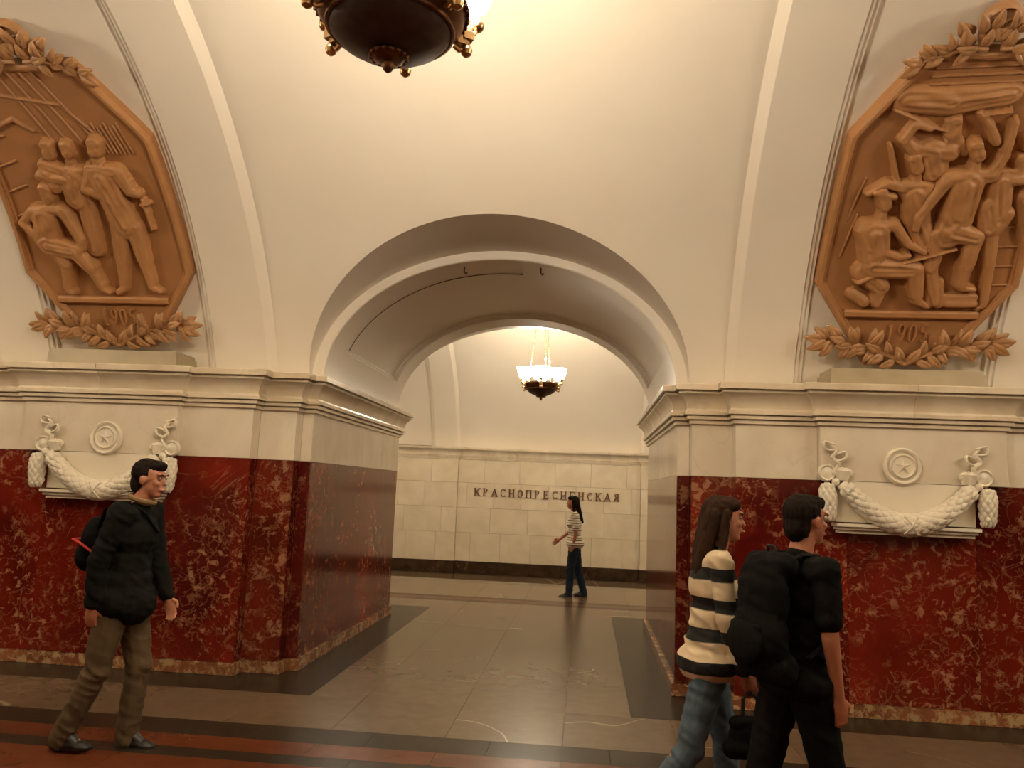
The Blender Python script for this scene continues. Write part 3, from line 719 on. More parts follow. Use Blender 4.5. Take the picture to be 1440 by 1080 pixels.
def leaf_mesh(L=.150, W=.034, T=.012):
    v = []; f = []; n = 9; m = 6
    for i in range(n+1):
        t = i/n; wv = W*math.sin(PI*min(1, t**.85*.94+.04))**.75 if 0 < i < n else .003
        bend = .024*math.sin(PI*t*.9)
        for j in range(m+1):
            a = j/m*2-1
            v.append((L*t, wv*a*.5*2, bend+T*(1-a*a)*(.5+.5*math.sin(PI*t))-.006*(1 if j == m//2 else 0)*math.sin(PI*t)+.006*abs(a)*math.sin(PI*t)))
    f = grid_faces(n+1, m+1); o = len(v)
    v += [(x, y*.96, z-.012) for x, y, z in v]; f += [tuple(reversed([i+o for i in q])) for q in f]
    rim = [j for j in range(m+1)]+[(i+1)*(m+1)-1 for i in range(1, n+1)]+[n*(m+1)+j for j in range(m-1, -1, -1)]+[i*(m+1) for i in range(n-1, 0, -1)]
    for a, b in zip(rim, rim[1:]+rim[:1]): f.append((a, a+o, b+o, b))
    me = bpy.data.meshes.new('leaf'); me.from_pydata(v, [], f); fixn(me); finish(me, 50); me.materials.append(LEAFM); return me
LEAF = leaf_mesh()
def put_on(o, u, s, h, ang, tilt=0, roll=0, sc=1, cx=0):
    q = s/4.16; ex = Vector((1, 0, 0)); es = Vector((0, -math.sin(q), math.cos(q))); eh = Vector((0, -math.cos(q), -math.sin(q)))
    B = Matrix((ex, es, eh)).transposed()
    o.matrix_local = Matrix.Translation(P3(u, s, h)) @ (B @ Matrix.Rotation(ang, 3, 'Z') @ Matrix.Rotation(-tilt, 3, 'Y') @ Matrix.Rotation(roll, 3, 'X')).to_4x4() @ Matrix.Diagonal((*(Vector((1, 1, 1))*sc), 1))
RAYS_L = [[((-.30+.10*k, 4.20-.0*k), (-.10+.13*k, 3.62-.02*k), .009)] for k in range(4)]+[[((-.68, 3.60-.22*k), (-.50, 3.66-.22*k), .010)] for k in range(4)]+\
    [[((.27+.035*k, 3.50), (.22+.035*k, 3.72+.02*(k % 3)), .007) for k in range(9)], [((-.55, 3.72), (-.35, 3.80), .022), ((-.35, 3.80), (-.22, 3.70), .015)], [((-.45, 4.02), (.10, 3.92), .014), ((.10, 3.92), (.30, 3.66), .010)]]
RAYS_R = [[((-.30, 4.14-.06*k), (.45, 4.17-.06*k), .009)] for k in range(3)]+[[((.50, 2.90-.16*k), (.72, 2.91-.16*k), .008)] for k in range(4)]+[[((-.62, 2.95-.3*k), (-.55, 3.3-.3*k), .008)] for k in range(2)]
def relief(cx, figs, label, seed, rays):
    root = empty('relief_panel', (cx, 0, 0)); tag(root, label, 'relief')
    # field + raised frame
    ss = np.concatenate([np.linspace(OCT[i][0], OCT[i+1][0], 14, endpoint=(i == 2)) for i in range(3)])
    v = []
    for s in ss:
        w_ = wid(s); v += [P3(-w_, s, 0), P3(-w_, s, .065), P3(w_, s, .065), P3(w_, s, 0)]
    f = grid_faces(len(ss), 4)+[(0, 1, 2, 3), tuple(len(v)-4+k for k in (3, 2, 1, 0))]
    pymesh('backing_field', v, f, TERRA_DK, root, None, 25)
    def mould(name, pts, wd, h0, h1):     # a moulded strip along a broken line on the panel
        mb = MB(); vv = []
        for (a, b) in zip(pts, pts[1:]):
            pass
        n = len(pts); prof = [(0, h0), (0, h1), (.25, h1+.012), (.6, h1+.012), (.72, h1-.006), (.9, h1-.006), (1, h1-.02), (1, h0)]
        for i, (u, s) in enumerate(pts):
            p = Vector(pts[i]); a = Vector(pts[max(0, i-1)]); c = Vector(pts[min(n-1, i+1)])
            d1 = (p-a).normalized() if i else (c-p).normalized(); d2 = (c-p).normalized() if i < n-1 else d1
            nn = (Vector((-d1.y, d1.x))+Vector((-d2.y, d2.x))); nn = nn/ (nn.length**2/2) 
            for t, h in prof: q = p+nn*wd*t; vv.append(P3(q.x, q.y, h))
        m = len(prof); mb.add(vv, grid_faces(n, m)+[tuple(range(m)), tuple(range(len(vv)-m, len(vv)))]); return mb.build(name, TERRA, root, angle=25)
    def sub(p, q, n): return [(p[0]+(q[0]-p[0])*i/n, p[1]+(q[1]-p[1])*i/n) for i in range(n)]
    right = [(wid(s), s) for s, _ in OCT]
    left = [(-w_, s) for w_, s in reversed(right)]
    sides = []
    R_ = sub(right[0], right[1], 5)+sub(right[1], right[2], 9)+sub(right[2], right[3], 6)+[right[3]]
    L_ = [(-u, s) for u, s in reversed(R_)]
    mould('frame_side', R_, .070, 0, .098); mould('frame_side', L_, .070, 0, .098)
    mould('frame_top', [right[3], left[0]], .070, 0, .098)
    mb = MB()                              # the bar the figures stand on
    vv = []
    for i in range(9):
        u = -.52+1.04*i/8
        for s, h in ((2.135, .04), (2.135, .10), (2.150, .115), (2.185, .115), (2.20, .10), (2.20, .04)): vv.append(P3(u, s, h))
    mb.add(vv, grid_faces(9, 6)+[tuple(range(6)), tuple(range(48, 54))]); mb.build('standing_ledge', TERRA, root, angle=25)
    for i, ln in enumerate(rays):          # fine background carving: rays, spears and plank joints
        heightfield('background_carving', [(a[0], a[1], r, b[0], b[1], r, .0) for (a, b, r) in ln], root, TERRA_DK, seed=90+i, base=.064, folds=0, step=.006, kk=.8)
    for i, (k, chn) in enumerate(figs.items()):
        if k not in ('rifle', 'pistol', 'banner', 'crate', 'raised_arm', 'fighter_behind'):
            u1, s1, r1, u2, s2, r2, zz = chn[0]; du = .016 if u1 > -.1 else .022
            chn = chn+[(u1*.5+u2*.5+du, s1*.45+s2*.55+.012, .010, u1*.5+u2*.5+du*1.2, s1*.3+s2*.7-.004, .013, zz+r1*.46), (u1-.022, s1+.012, .011, u1+.040, s1+.008, .010, zz+r1*.40), (u1-r1*.25, s1+.012, r1*.85, u1+r1*.15, s1+.014, r1*.85, zz+.006)]
        heightfield({'rifle':'rifle', 'pistol':'pistol', 'banner':'banner', 'crate':'crate'}.get(k, 'relief_figure'), chn, root, TERRA, seed=seed+i, base=.064, folds=.6 if k in ('rifle', 'pistol', 'crate') else 1.3)
    # numerals 1905
    for i, chh in enumerate('1905'):
        du = -.165+i*.088
        glyph(chh, .0078, .0112, .028, lambda u, v_, h, du=du: P3(du+u, 1.925+v_, .060+h)).build('numeral', TERRA, root, angle=20)
    # laurel branches
    rnd = random.Random(seed); lf = []
    for sx in (-1, 1):
        stem = [(0, 1.74), (.16, 1.83), (.32, 1.89), (.50, 1.93), (.66, 1.94)]
        mb = MB(); mb.tube([P3(sx*u, s, .13) for u, s in stem], [.016, .018, .017, .014, .008], 8); mb.build('branch', LEAFM, root)
        L = [(.02,1.75,150,.9),(.02,1.75,62,1.05),(.08,1.78,-25,.9),(.12,1.80,75,1.0),(.17,1.83,-35,1.0),(.20,1.85,35,1.0),(.25,1.87,-50,.95),(.27,1.88,88,1.15),(.30,1.88,112,1.2),(.32,1.89,-8,1.0),
             (.37,1.90,-38,1.05),(.40,1.91,65,1.15),(.42,1.91,100,1.0),(.47,1.92,-60,1.0),(.48,1.92,20,1.05),(.52,1.93,52,1.15),(.56,1.935,-28,1.1),(.60,1.94,-55,1.05),(.62,1.94,34,1.15),(.64,1.94,5,1.25),(.64,1.94,-22,1.15),(.60,1.94,70,1.0),(.30,1.87,-15,.9),(.44,1.90,-5,.9)]
        for j, (u, s, a, sc) in enumerate(L):
            o = link('leaf', LEAF, None, root); a2 = math.radians(a+rnd.uniform(-6, 6)); a2 = a2 if sx == 1 else PI-a2
            put_on(o, sx*u, s, .115+.012*(j % 3), a2, .10, rnd.uniform(-.3, .3), sc*1.02)
        for (u, s) in ((.22, 1.93), (.19, 1.79), (.35, 1.85), (.46, 1.99), (.53, 1.86)):
            mb = MB(); mb.ball(P3(sx*u, s, .14), .018, 10); mb.build('berry', LEAFM, root)
    # crowning wreath with a small star in its ring
    for sx in (-1, 1):
        mb = MB(); mb.tube([P3(sx*u, s, .12) for u, s in ((.04, 4.30), (.16, 4.31), (.30, 4.27), (.44, 4.20))], [.016, .018, .014, .007], 8); mb.build('branch', LEAFM, root)
        L = [(.05,4.30,60,1.0),(.08,4.30,100,1.0),(.10,4.30,10,1.0),(.13,4.31,40,1.1),(.15,4.30,-60,.9),(.18,4.31,75,1.1),(.20,4.30,-20,1.0),(.24,4.29,20,1.1),(.26,4.29,60,1.0),(.29,4.27,-40,1.0),(.32,4.26,5,1.05),(.35,4.25,42,1.0),(.39,4.23,-20,1.0),(.42,4.21,-35,1.1),(.42,4.21,12,.95),(.03,4.34,120,1.1),(.10,4.40,70,1.1),(.06,4.44,100,1.0),(.15,4.40,30,1.0),(.2,4.38,50,1.0)]
        for j, (u, s, a, sc) in enumerate(L):
            o = link('leaf', LEAF, None, root); a2 = math.radians(a+rnd.uniform(-8, 8)); a2 = a2 if sx == 1 else PI-a2
            put_on(o, sx*u, s, .09+.015*(j % 3), a2, .12, rnd.uniform(-.3, .3), sc)
    q = 4.46/4.16; ex = Vector((1,0,0)); es = Vector((0, -math.sin(q), math.cos(q))); eh = Vector((0, -math.cos(q), -math.sin(q)))
    mb = MB(); mb.lathe([(.13, 0), (.13, .05), (.11, .07), (.095, .05), (.095, .035), (.0001, .035)], 28, loc=P3(0, 4.46, .03), ax=(ex, es, eh)); mb.build('wreath_ring', LEAFM, root)
    star_mesh(P3(0, 4.46, .06), ex, es, eh, .085, .03).build('star', LEAFM, root, angle=5)
    return root
def star_mesh(c, ex, es, eh, r, h):
    mb = MB(); v = [Vector(c)+eh*h]
    for k in range(10):
        a = PI/2+k*PI/5; rr = r if k % 2 == 0 else r*.40; v.append(Vector(c)+ex*rr*math.cos(a)+es*rr*math.sin(a))
    f = [(0, 1+k, 1+(k+1) % 10) for k in range(10)]; mb.add(v, f+[tuple(range(10, 0, -1))]); return mb
relief(-3.43, LEFT_FIG, 'ochre octagonal relief of four standing and seated men, left of the arch', 3, RAYS_L)
relief(3.42, RIGHT_FIG, 'ochre octagonal relief of armed fighters under a banner, right of the arch', 11, RAYS_R)
for cx, lab in ((-3.38, 'beige stone plinth on the cornice under the left ochre relief'), (3.38, 'beige stone plinth on the cornice under the right ochre relief')):
    mb = MB(); mb.box((cx-.60, -.30, 2.5435), (cx+.60, .10, 2.665)); mb.box((cx-.585, -.28, 2.6655), (cx+.585, .10, 2.70)); o = mb.build('stone_plinth', LEDGE, None, smooth=False) if False else mb.build('stone_plinth', LEDGE, None, angle=10); tag(o, lab, 'plinth')

# ------------------------------------------------------------------ white carved plaques with garland
def curve(pts, k=5):
    P_ = [Vector(p) for p in pts]; out = []
    for i in range(len(P_)-1):
        a, b, c, d = P_[max(0, i-1)], P_[i], P_[i+1], P_[min(len(P_)-1, i+2)]
        for j in range(k):
            t = j/k; out.append(.5*((2*b)+(c-a)*t+(2*a-5*b+4*c-d)*t*t+(3*b-a-3*c+d)*t**3))
    return out+[P_[-1]]
def garland_tube(mb, pts, rads, seed, lobes=1.0):
    """leafy rope: a core with overlapping leaf lobes all round"""
    rnd = random.Random(seed); pts = [Vector(p) for p in pts]
    mb.tube(pts, [r*.86 for r in rads], 12)
    n = len(pts)
    for i in range(1, n-1):
        t = (pts[i+1]-pts[i-1]).normalized(); e1 = t.cross(Vector((0, 1, 0))).normalized(); e2 = Vector((0, -1, 0))
        for k in range(5):
            a = -PI/2.0+PI*(k+.5*(i % 2))/4; d = e1*math.sin(a)+e2*math.cos(a); c = pts[i]+d*rads[i]*.86
            L_, W_ = rads[i]*1.5*lobes, rads[i]*.50
            side = t.cross(d).normalized(); v = []
            for q in range(5):
                s = q/4; wv = W_*math.sin(PI*(.12+.88*s)) if q < 4 else .001
                cc = c+t*(s-.4)*L_*(1 if i < n/2 else -1 if False else 1)+d*(.005+.013*math.sin(PI*s**.8)+.002*rnd.random())
                v += [cc-side*wv-d*.014, cc-side*wv*.5+d*.003, cc+d*.005, cc+side*wv*.5+d*.003, cc+side*wv-d*.014]
            mb.add(v, grid_faces(5, 5))
def plaque(cx, label):
    root = empty('garland_plaque', (cx, -.38, 1.9)); tag(root, label, 'plaque', 'white garland plaques')
    def W(x, z, d=0): return Vector((x, -d, z-1.9))
    mb = MB(); mb.box(W(-.52, 1.47, -.078), W(.52, Z_RED-.002, .002)); mb.build('apron', WHITE, root, angle=10)
    mb = MB()
    for z0_, z1_, d, x in ((1.385, 1.405, .026, .500), (1.411, 1.430, .050, .515), (1.436, 1.460, .076, .530)): mb.box(W(-x, z0_, -.078), W(x, z1_, d))
    mb.build('stepped_foot', WHITE, root, angle=10)
    ex, es, eh = Vector((1,0,0)), Vector((0,0,1)), Vector((0,-1,0))
    mb = MB(); mb.lathe([(.145, 0), (.145, .022), (.132, .038), (.116, .030), (.112, .016), (.100, .018), (.096, .034), (.088, .042), (.074, .028), (.0001, .030)], 40, loc=W(-.015, 1.915), ax=(ex, es, eh)); md = mb.build('medallion', WHITE, root)
    star_mesh(W(-.015, 1.915, .028), ex, es, eh, .068, .026).build('star', WHITE, md, angle=5)
    pts = []; rads = []
    for i in range(25):
        t = i/24*2-1; pts.append(W(.49*t, 1.465+.30*abs(t)**1.9, .055)); rads.append(.078-.030*abs(t)**1.5)
    mb = MB(); garland_tube(mb, pts, rads, 5)
    g = mb.build('garland', WHITE, root, angle=120)
    mb = MB()                               # crossed ribbon in the middle of the swag
    for s in (-1, 1): mb.tube([W(s*.05, 1.40, .12), W(0, 1.46, .142), W(-s*.05, 1.53, .125)], .014, 6, flat=.5)
    mb.build('ribbon', WHITE, root)
    for s in (-1, 1):
        pts = [W(s*(.595-.01*i/9), 1.77-.30*i/9, .045) for i in range(10)]; rads = [.022, .042, .052, .056, .056, .053, .050, .046, .036, .018]
        mb = MB(); garland_tube(mb, pts, rads, 9); mb.build('garland_drop', WHITE, root, angle=120)
        mb = MB(); mb.lathe([(.070, 0), (.070, .02), (.058, .036), (.046, .022), (.038, .026), (.0001, .040)], 24, loc=W(s*.585, 1.845, .0), ax=(ex, es, eh)); mb.build('rosette', WHITE, root)
        mb = MB()                           # cup-like flower beside the rosette
        for k in range(7):
            a = PI*.05+PI*.9*k/6; mb.ball(W(s*.47+.055*math.cos(a), 1.845+.022*math.sin(a), .025), .027, 8, (1, .8, 1))
        mb.lathe([(.045, .0), (.06, .05), (.066, .075), (.055, .08)], 20, loc=W(s*.47, 1.79, .012)); mb.build('flower', WHITE, root)
        mb = MB(); mb.ball(W(s*.53, 1.775, .05), .032, 10); mb.build('knot', WHITE, root)
        mb = MB()                           # ribbon bow rising above
        mb.tube(curve([W(s*.53, 1.86, .02), W(s*.50, 1.92, .035), W(s*.55, 1.965, .045), W(s*.515, 2.02, .035), W(s*.55, 2.06, .02)]), .022, 8, flat=.6)
        mb.tube(curve([W(s*.53, 1.93, .03), W(s*.455, 1.96, .045), W(s*.45, 2.01, .04), W(s*.53, 1.985, .03)]), .019, 8, flat=.6)
        mb.tube(curve([W(s*.53, 2.02, .03), W(s*.60, 2.03, .04), W(s*.605, 2.085, .035), W(s*.53, 2.065, .03)]), .017, 8, flat=.6)
        mb.build('ribbon', WHITE, root)
    return root
plaque(-3.27, 'white garland plaque with star medallion above the man in the dark jacket')
plaque(3.30, 'white garland plaque with star medallion to the right of the backpacker')

# two small hooks under the passage vault and the thin cable beside them
for x in (-.36, .36):
    mb = MB(); z = Z_TOP+BI[1]*math.sqrt(1-(x/BI[0])**2)
    mb.tube([(x, .30, z+.01), (x, .30, z-.05), (x+.015, .30, z-.07), (x+.03, .30, z-.055)], .007, 6); o = mb.build('ceiling_hook', BRONZE)
    tag(o, 'small dark hook under the passage vault, '+('left' if x < 0 else 'right')+' of its crown', 'hook', 'hooks under the passage vault')
mb = MB(); mb.tube([(BI[0]*.997*math.cos(math.radians(t)), .62, Z_TOP+BI[1]*.997*math.sin(math.radians(t))) for t in range(84, 164, 3)], .0035, 6)
o = mb.build('thin_cable', BRONZE); tag(o, 'thin dark cable running along the left side of the passage vault', 'cable')

# ------------------------------------------------------------------ people
def stripes_mat(name, a, b, period, duty, phase=0, soft=.04):
    m, nt, bs = newmat(name); t = N(nt, 'ShaderNodeTexCoord'); s = N(nt, 'ShaderNodeSeparateXYZ'); nt.links.new(t.outputs['Object'], s.inputs[0])
    n = noise(nt, t.outputs['Object'], 6, 2)
    z = math_(nt, 'ADD', s.outputs['Z'], math_(nt, 'MULTIPLY', n, period*.12))
    f = math_(nt, 'FRACT', math_(nt, 'ADD', math_(nt, 'DIVIDE', z, period), phase))
    c = ramp(nt, f, [(0, a), (duty-soft, a), (duty, b), (1-soft, b)]); nt.links.new(c, bs.inputs['Base Color']); bs.inputs['Roughness'].default_value = .85
    return m
SKIN = mat_plain('skin', (.50,.21,.12), .5, 0, .08, 12); SKIN2 = mat_plain('skin_warm', (.46,.18,.10), .5, 0, .08, 12)
HAIR = mat_plain('dark_hair', (.014,.008,.005), .8, 0, .3, 60, .3, 90); HAIR_B = mat_plain('brown_hair', (.036,.016,.008), .8, 0, .3, 60, .3, 90)
BLACK = mat_plain('black_cloth', (.0065,.0055,.005), .95, 0, .2, 40, .2, 120); JACKET = mat_plain('dark_jacket_cloth', (.0095,.009,.0075), .95, 0, .2, 30, .2, 100)
KHAKI = mat_plain('khaki_cloth', (.115,.078,.042), .85, 0, .12, 30, .2, 100); JEANS = mat_plain('blue_jeans', (.085,.12,.15), .85, 0, .2, 30, .2, 120)
JEANS_DK = mat_plain('dark_jeans', (.018,.028,.042), .85, 0, .2, 30, .2, 120); LEATHER = mat_plain('black_leather', (.012,.010,.009), .4, 0, .2)
REDCL = mat_plain('red_cloth', (.45,.03,.02), .7); TANCL = mat_plain('tan_collar', (.30,.19,.09), .8); EYEW = mat_plain('eye_white', (.42,.36,.30), .4); LIP = mat_plain('lips', (.38,.11,.08), .5)
STRIPE_BIG = stripes_mat('cream_black_stripes', (.66,.52,.34), (.008,.007,.006), .150, .60, -.02)
STRIPE_FINE = stripes_mat('white_fine_stripes', (.74,.66,.52), (.10,.08,.06), .042, .66, 0)

def blob(name, prims, voxel, mat, parent, smooth=4, fac=.5, wr=0, seed=0):
    """one continuous surface grown from overlapping tapered limbs and ellipsoids"""
    V = []; F = []
    def addm(v, f):
        o = len(V); V.extend(v); F.extend([tuple(i+o for i in q) for q in f])
    def ell(c, r, R=None, n=14):
        pr = [(max(1e-4, math.sin(PI*i/(n//2))), -math.cos(PI*i/(n//2))) for i in range(n//2+1)]; v = []
        for q, h in pr:
            for k in range(n):
                p = Vector((q*math.cos(2*PI*k/n)*r[0], q*math.sin(2*PI*k/n)*r[1], h*r[2]))
                if R is not None: p = R @ p
                v.append(tuple(p+Vector(c)))
        addm(v, grid_faces(len(pr), n, 0, True)+[tuple(reversed(range(n))), tuple(range((len(pr)-1)*n, len(pr)*n))])
    for p in prims:
        if p[0] == 'e': ell(p[1], p[2], p[3] if len(p) > 3 else None)
        else:
            _, a, b, ra, rb = p; a, b = Vector(a), Vector(b); d = (b-a); L = d.length
            if L < 1e-6: continue
            d /= L; e1 = d.cross(Vector((.3,.9,.1))).normalized(); e2 = d.cross(e1); n = 12; v = []
            prof = [(-ra*math.cos(PI/2*i/4), ra*math.sin(PI/2*i/4)) for i in range(0, 5)]+[(L+rb*math.sin(PI/2*i/4), rb*math.cos(PI/2*i/4)) for i in range(0, 5)]
            for h, q in prof:
                for k in range(n): v.append(tuple(a+d*h+(e1*math.cos(2*PI*k/n)+e2*math.sin(2*PI*k/n))*max(q, 1e-4)))
            addm(v, grid_faces(len(prof), n, 0, True)+[tuple(reversed(range(n))), tuple(range((len(prof)-1)*n, len(prof)*n))])
    me = bpy.data.meshes.new('tmp'); me.from_pydata(V, [], F); fixn(me)
    o = bpy.data.objects.new('tmp', me); C.objects.link(o)
    m = o.modifiers.new('r', 'REMESH'); m.mode = 'VOXEL'; m.voxel_size = voxel; m.adaptivity = 0
    s = o.modifiers.new('s', 'SMOOTH'); s.factor = fac; s.iterations = smooth
    dg = bpy.context.evaluated_depsgraph_get(); dg.update()
    nm = bpy.data.meshes.new_from_object(o.evaluated_get(dg), depsgraph=dg); bpy.data.objects.remove(o); bpy.data.meshes.remove(me)
    if wr:                                  # cloth creases / strands of hair
        from mathutils import noise as mn
        nv = len(nm.vertices); co = np.empty(nv*3); nm.vertices.foreach_get('co', co); no = np.empty(nv*3); nm.vertices.foreach_get('normal', no)
        co = co.reshape(-1, 3); no = no.reshape(-1, 3); fr = (8, 8, 17) if wr > 0 else (60, 60, 7)
        d = np.array([mn.noise(Vector((p[0]*fr[0]+seed, p[1]*fr[1]+p[2]*4, p[2]*fr[2]+p[0]*9))) for p in co])
        d = 1-np.abs(d)*3.2; co += no*(d*abs(wr))[:, None]; nm.vertices.foreach_set('co', co.ravel())
    nm.name = name; nm.materials.clear(); nm.polygons.foreach_set('use_smooth', [True]*len(nm.polygons)); nm.update()
    return link(name, nm, mat, parent)
def sag(a): a = math.radians(a); return Vector((math.sin(a), 0, -math.cos(a)))
def person(loc, rz, H, label, legs, arms, lean=4, female=False, skin=None, group=None, face_turn=0, hair='short', hair_mat=None, top='jacket', top_mat=None, trouser_mat=None, shoe_mat=None, vox=.0065, leg_r=1.0, nod=0):
    skin = skin or SKIN; hair_mat = hair_mat or HAIR; shoe_mat = shoe_mat or LEATHER
    root = empty('person', loc, rz); root.scale = (H/1.72,)*3; tag(root, label, 'person')
    sw = .86 if female else 1.0
    # legs: (thigh, shin) degrees forward, for left (+y) and right (-y)
    hz = max(.435*math.cos(math.radians(t))+.405*math.cos(math.radians(k)) for t, k in legs)+.085
    P = Vector((0, 0, hz)); la = math.radians(lean); U = Vector((math.sin(la), 0, math.cos(la))); Fd = Vector((math.cos(la), 0, -math.sin(la)))
    def T(f, y, u): return P+Fd*f+Vector((0, y, 0))+U*u
    J = {}
    for s, (t, k) in zip((1, -1), legs):
        hip = P+Vector((0, s*.092, -.02)); kn = hip+sag(t)*.435; an = kn+sag(k)*.405; J[s] = (hip, kn, an)
    A = {}
    for s, (ua, fa, out, inn) in zip((1, -1), arms):
        sh = T(-.01, s*.175*sw, .455); ud = sag(ua)+Vector((0, s*math.sin(math.radians(out)), 0)); ud.normalize(); el = sh+ud*.285
        fd = sag(fa)+Vector((0, -s*math.sin(math.radians(inn)), 0)); fd.normalize(); wr = el+fd*.245; A[s] = (sh, el, wr, fd)
    hc = T(.035, 0, .672)
    ft = math.radians(face_turn); Rh = Matrix.Rotation(ft, 3, 'Z') @ Matrix.Rotation(math.radians(nod), 3, 'Y')
    def Hd(x, y, z): return hc+Rh @ Vector((x, y, z))
    body = [('e', T(0, 0, .0), (.095, .138, .10)), ('e', T(0, 0, .16), (.092, .130*sw, .13)), ('e', T(.0, 0, .33), (.105, .150*sw, .15)), ('c', T(-.01, .12*sw, .44), T(-.01, -.12*sw, .44), .062, .062),
            ('c', T(-.01, 0, .46), Hd(-.015, 0, -.06), .058, .052)]
    body += [('e', Hd(-.012, 0, .025), (.094, .074, .092), Rh), ('e', Hd(.022, 0, -.035), (.068, .058, .075), Rh), ('e', Hd(.050, 0, -.085), (.034, .036, .025), Rh), ('c', Hd(.084, 0, .012), Hd(.102, 0, -.022), .008, .0115),
             ('e', Hd(.092, 0, -.058), (.014, .026, .010), Rh), ('e', Hd(.078, 0, .036), (.018, .056, .012), Rh), ('e', Hd(-.008, .077, -.005), (.018, .009, .030), Rh), ('e', Hd(-.008, -.077, -.005), (.018, .009, .030), Rh), ('e', Hd(.062, .038, -.02), (.022, .018, .02), Rh), ('e', Hd(.062, -.038, -.02), (.022, .018, .02), Rh)]
    for s in (1, -1):
        hip, kn, an = J[s]; body += [('c', hip, kn, .070, .046), ('c', kn, an, .042, .032), ('e', kn-sag(0)*0+(an-kn)*.25+Vector((-.010, 0, 0)), (.038, .038, .08)), ('c', an, an+Vector((.10, 0, -.045)), .034, .025)]
        sh, el, wr, fd = A[s]; body += [('e', sh, (.058, .058, .06)), ('c', sh, el, .048*(.85 if female else 1), .037), ('c', el, wr, .038*(.88 if female else 1), .024)]
        # hand: palm + four bent fingers + thumb
        w_ = Vector((0, s, 0)).cross(fd).normalized()*(1 if s > 0 else -1)       # towards the thumb side (forward)
        if w_.x < 0: w_ = -w_
        nrm = w_.cross(fd).normalized(); nrm = nrm if nrm.y*s < 0 else -nrm       # palm faces the body
        Rp = Matrix((w_, nrm, fd)).transposed(); pc = wr+fd*.050
        body += [('e', pc, (.038, .016, .052), Rp), ('c', wr, wr+fd*.03, .024, .024)]
        for q, (off, ln) in enumerate(((.029, .072), (.010, .082), (-.009, .077), (-.027, .060))):
            b0 = wr+fd*.088+w_*off; d1 = (fd+nrm*.35).normalized(); d2 = (fd+nrm*1.1).normalized()
            m1 = b0+d1*ln*.5; body += [('c', b0-fd*.02, m1, .0092, .0085), ('c', m1, m1+d2*ln*.5, .0085, .0072)]
        t0 = wr+fd*.030+w_*.026; d1 = (fd*.75+w_*.75+nrm*.2).normalized(); t1 = t0+d1*.042; body += [('c', t0, t1, .012, .0105), ('c', t1, t1+(fd+nrm*.4).normalized()*.032, .0100, .0085)]
    b = blob('body', body, vox, skin, root, 3)
    # face details
    for s in (1, -1):
        mb = MB(); mb.ball(Hd(.0775, s*.030, .012), .0095, 10); e = mb.build('eye', EYEW, root); mb = MB(); mb.ball(Hd(.0845, s*.030, .012), .0045, 8); mb.build('iris', HAIR, e)
        mb = MB(); mb.tube([Hd(.089, s*.014, .031), Hd(.090, s*.032, .036), Hd(.080, s*.050, .030)], .0042, 6); mb.build('eyebrow', hair_mat, root)
    mb = MB(); mb.tube([Hd(.092, .021, -.056), Hd(.103, 0, -.055), Hd(.092, -.021, -.056)], [.003, .0055, .003], 6); mb.build('lips', LIP, root)
    # hair
    hp = [('e', Hd(-.032, 0, .040), (.089, .083, .086), Rh), ('e', Hd(.005, 0, .078), (.082, .066, .042), Rh)]
    if hair == 'short': hp += [('e', Hd(-.058, 0, -.02), (.056, .068, .082), Rh), ('e', Hd(.045, 0, .088), (.045, .055, .026), Rh)]
    else:
        ln = hair
        for y in (-.05, -.025, 0, .025, .05):
            hp += [('c', Hd(-.07, y, .02), Hd(-.095-.05*ln, y*1.15, -.13-.08*ln), .045, .036), ('c', Hd(-.095-.05*ln, y*1.15, -.13-.08*ln), Hd(-.11-.10*ln, y*.9, -.22-.14*ln), .036, .014)]
        for s in (1, -1): hp += [('c', Hd(-.01, s*.068, .03), Hd(-.03, s*.078, -.12), .028, .024), ('c', Hd(-.03, s*.078, -.12), Hd(-.05, s*.080, -.22), .024, .010), ('e', Hd(.02, s*.045, .075), (.055, .035, .035), Rh)]
    blob('hair', hp, .006, hair_mat, root, 3, wr=-.004, seed=H*9)
    # trousers, shoes
    tp = [('e', T(0, 0, .0), (.118, .163, .115)), ('e', T(0, 0, .08), (.108, .150*sw, .07))]
    for s in (1, -1):
        hip, kn, an = J[s]; d = (an-kn).normalized()
        h2 = hip.lerp(kn, .22)+Vector((0, -s*.012, 0)); tp += [('c', hip+Vector((0, -s*.02, 0)), h2, .074, .086*leg_r), ('c', h2, kn, .086*leg_r, .066*leg_r), ('c', kn, an+d*.035, .066*leg_r, .056*leg_r), ('e', kn+Vector((.01, 0, 0)), (.070*leg_r, .066*leg_r, .07)), ('e', kn.lerp(an, .85)+Vector((-.006, 0, 0)), (.062*leg_r, .055*leg_r, .03))]
    blob('trousers', tp, .0085, trouser_mat, root, 4, wr=.0045, seed=H*20)
    for s in (1, -1):
        hip, kn, an = J[s]; lift = an.z-.085; pit = min(35, max(0, lift*260)) if an.x < 0 else -min(18, lift*120)
        Rf = Matrix.Rotation(math.radians(pit), 3, 'Y'); o = an+Vector((0, 0, 0))
        def S(x, y, z): return o+Rf @ Vector((x, y, z))
        blob('shoe', [('e', S(-.02, 0, -.035), (.05, .038, .045), Rf), ('e', S(.07, 0, -.050), (.105, .043, .034), Rf), ('e', S(.12, 0, -.056), (.065, .045, .027), Rf), ('c', S(-.005, 0, .03), S(.01, 0, -.04), .045, .045), ('c', S(.03, 0, -.005), S(.08, 0, -.04), .036, .036), ('e', S(.045, 0, -.072), (.13, .042, .012), Rf)], .006, shoe_mat, root, 2)
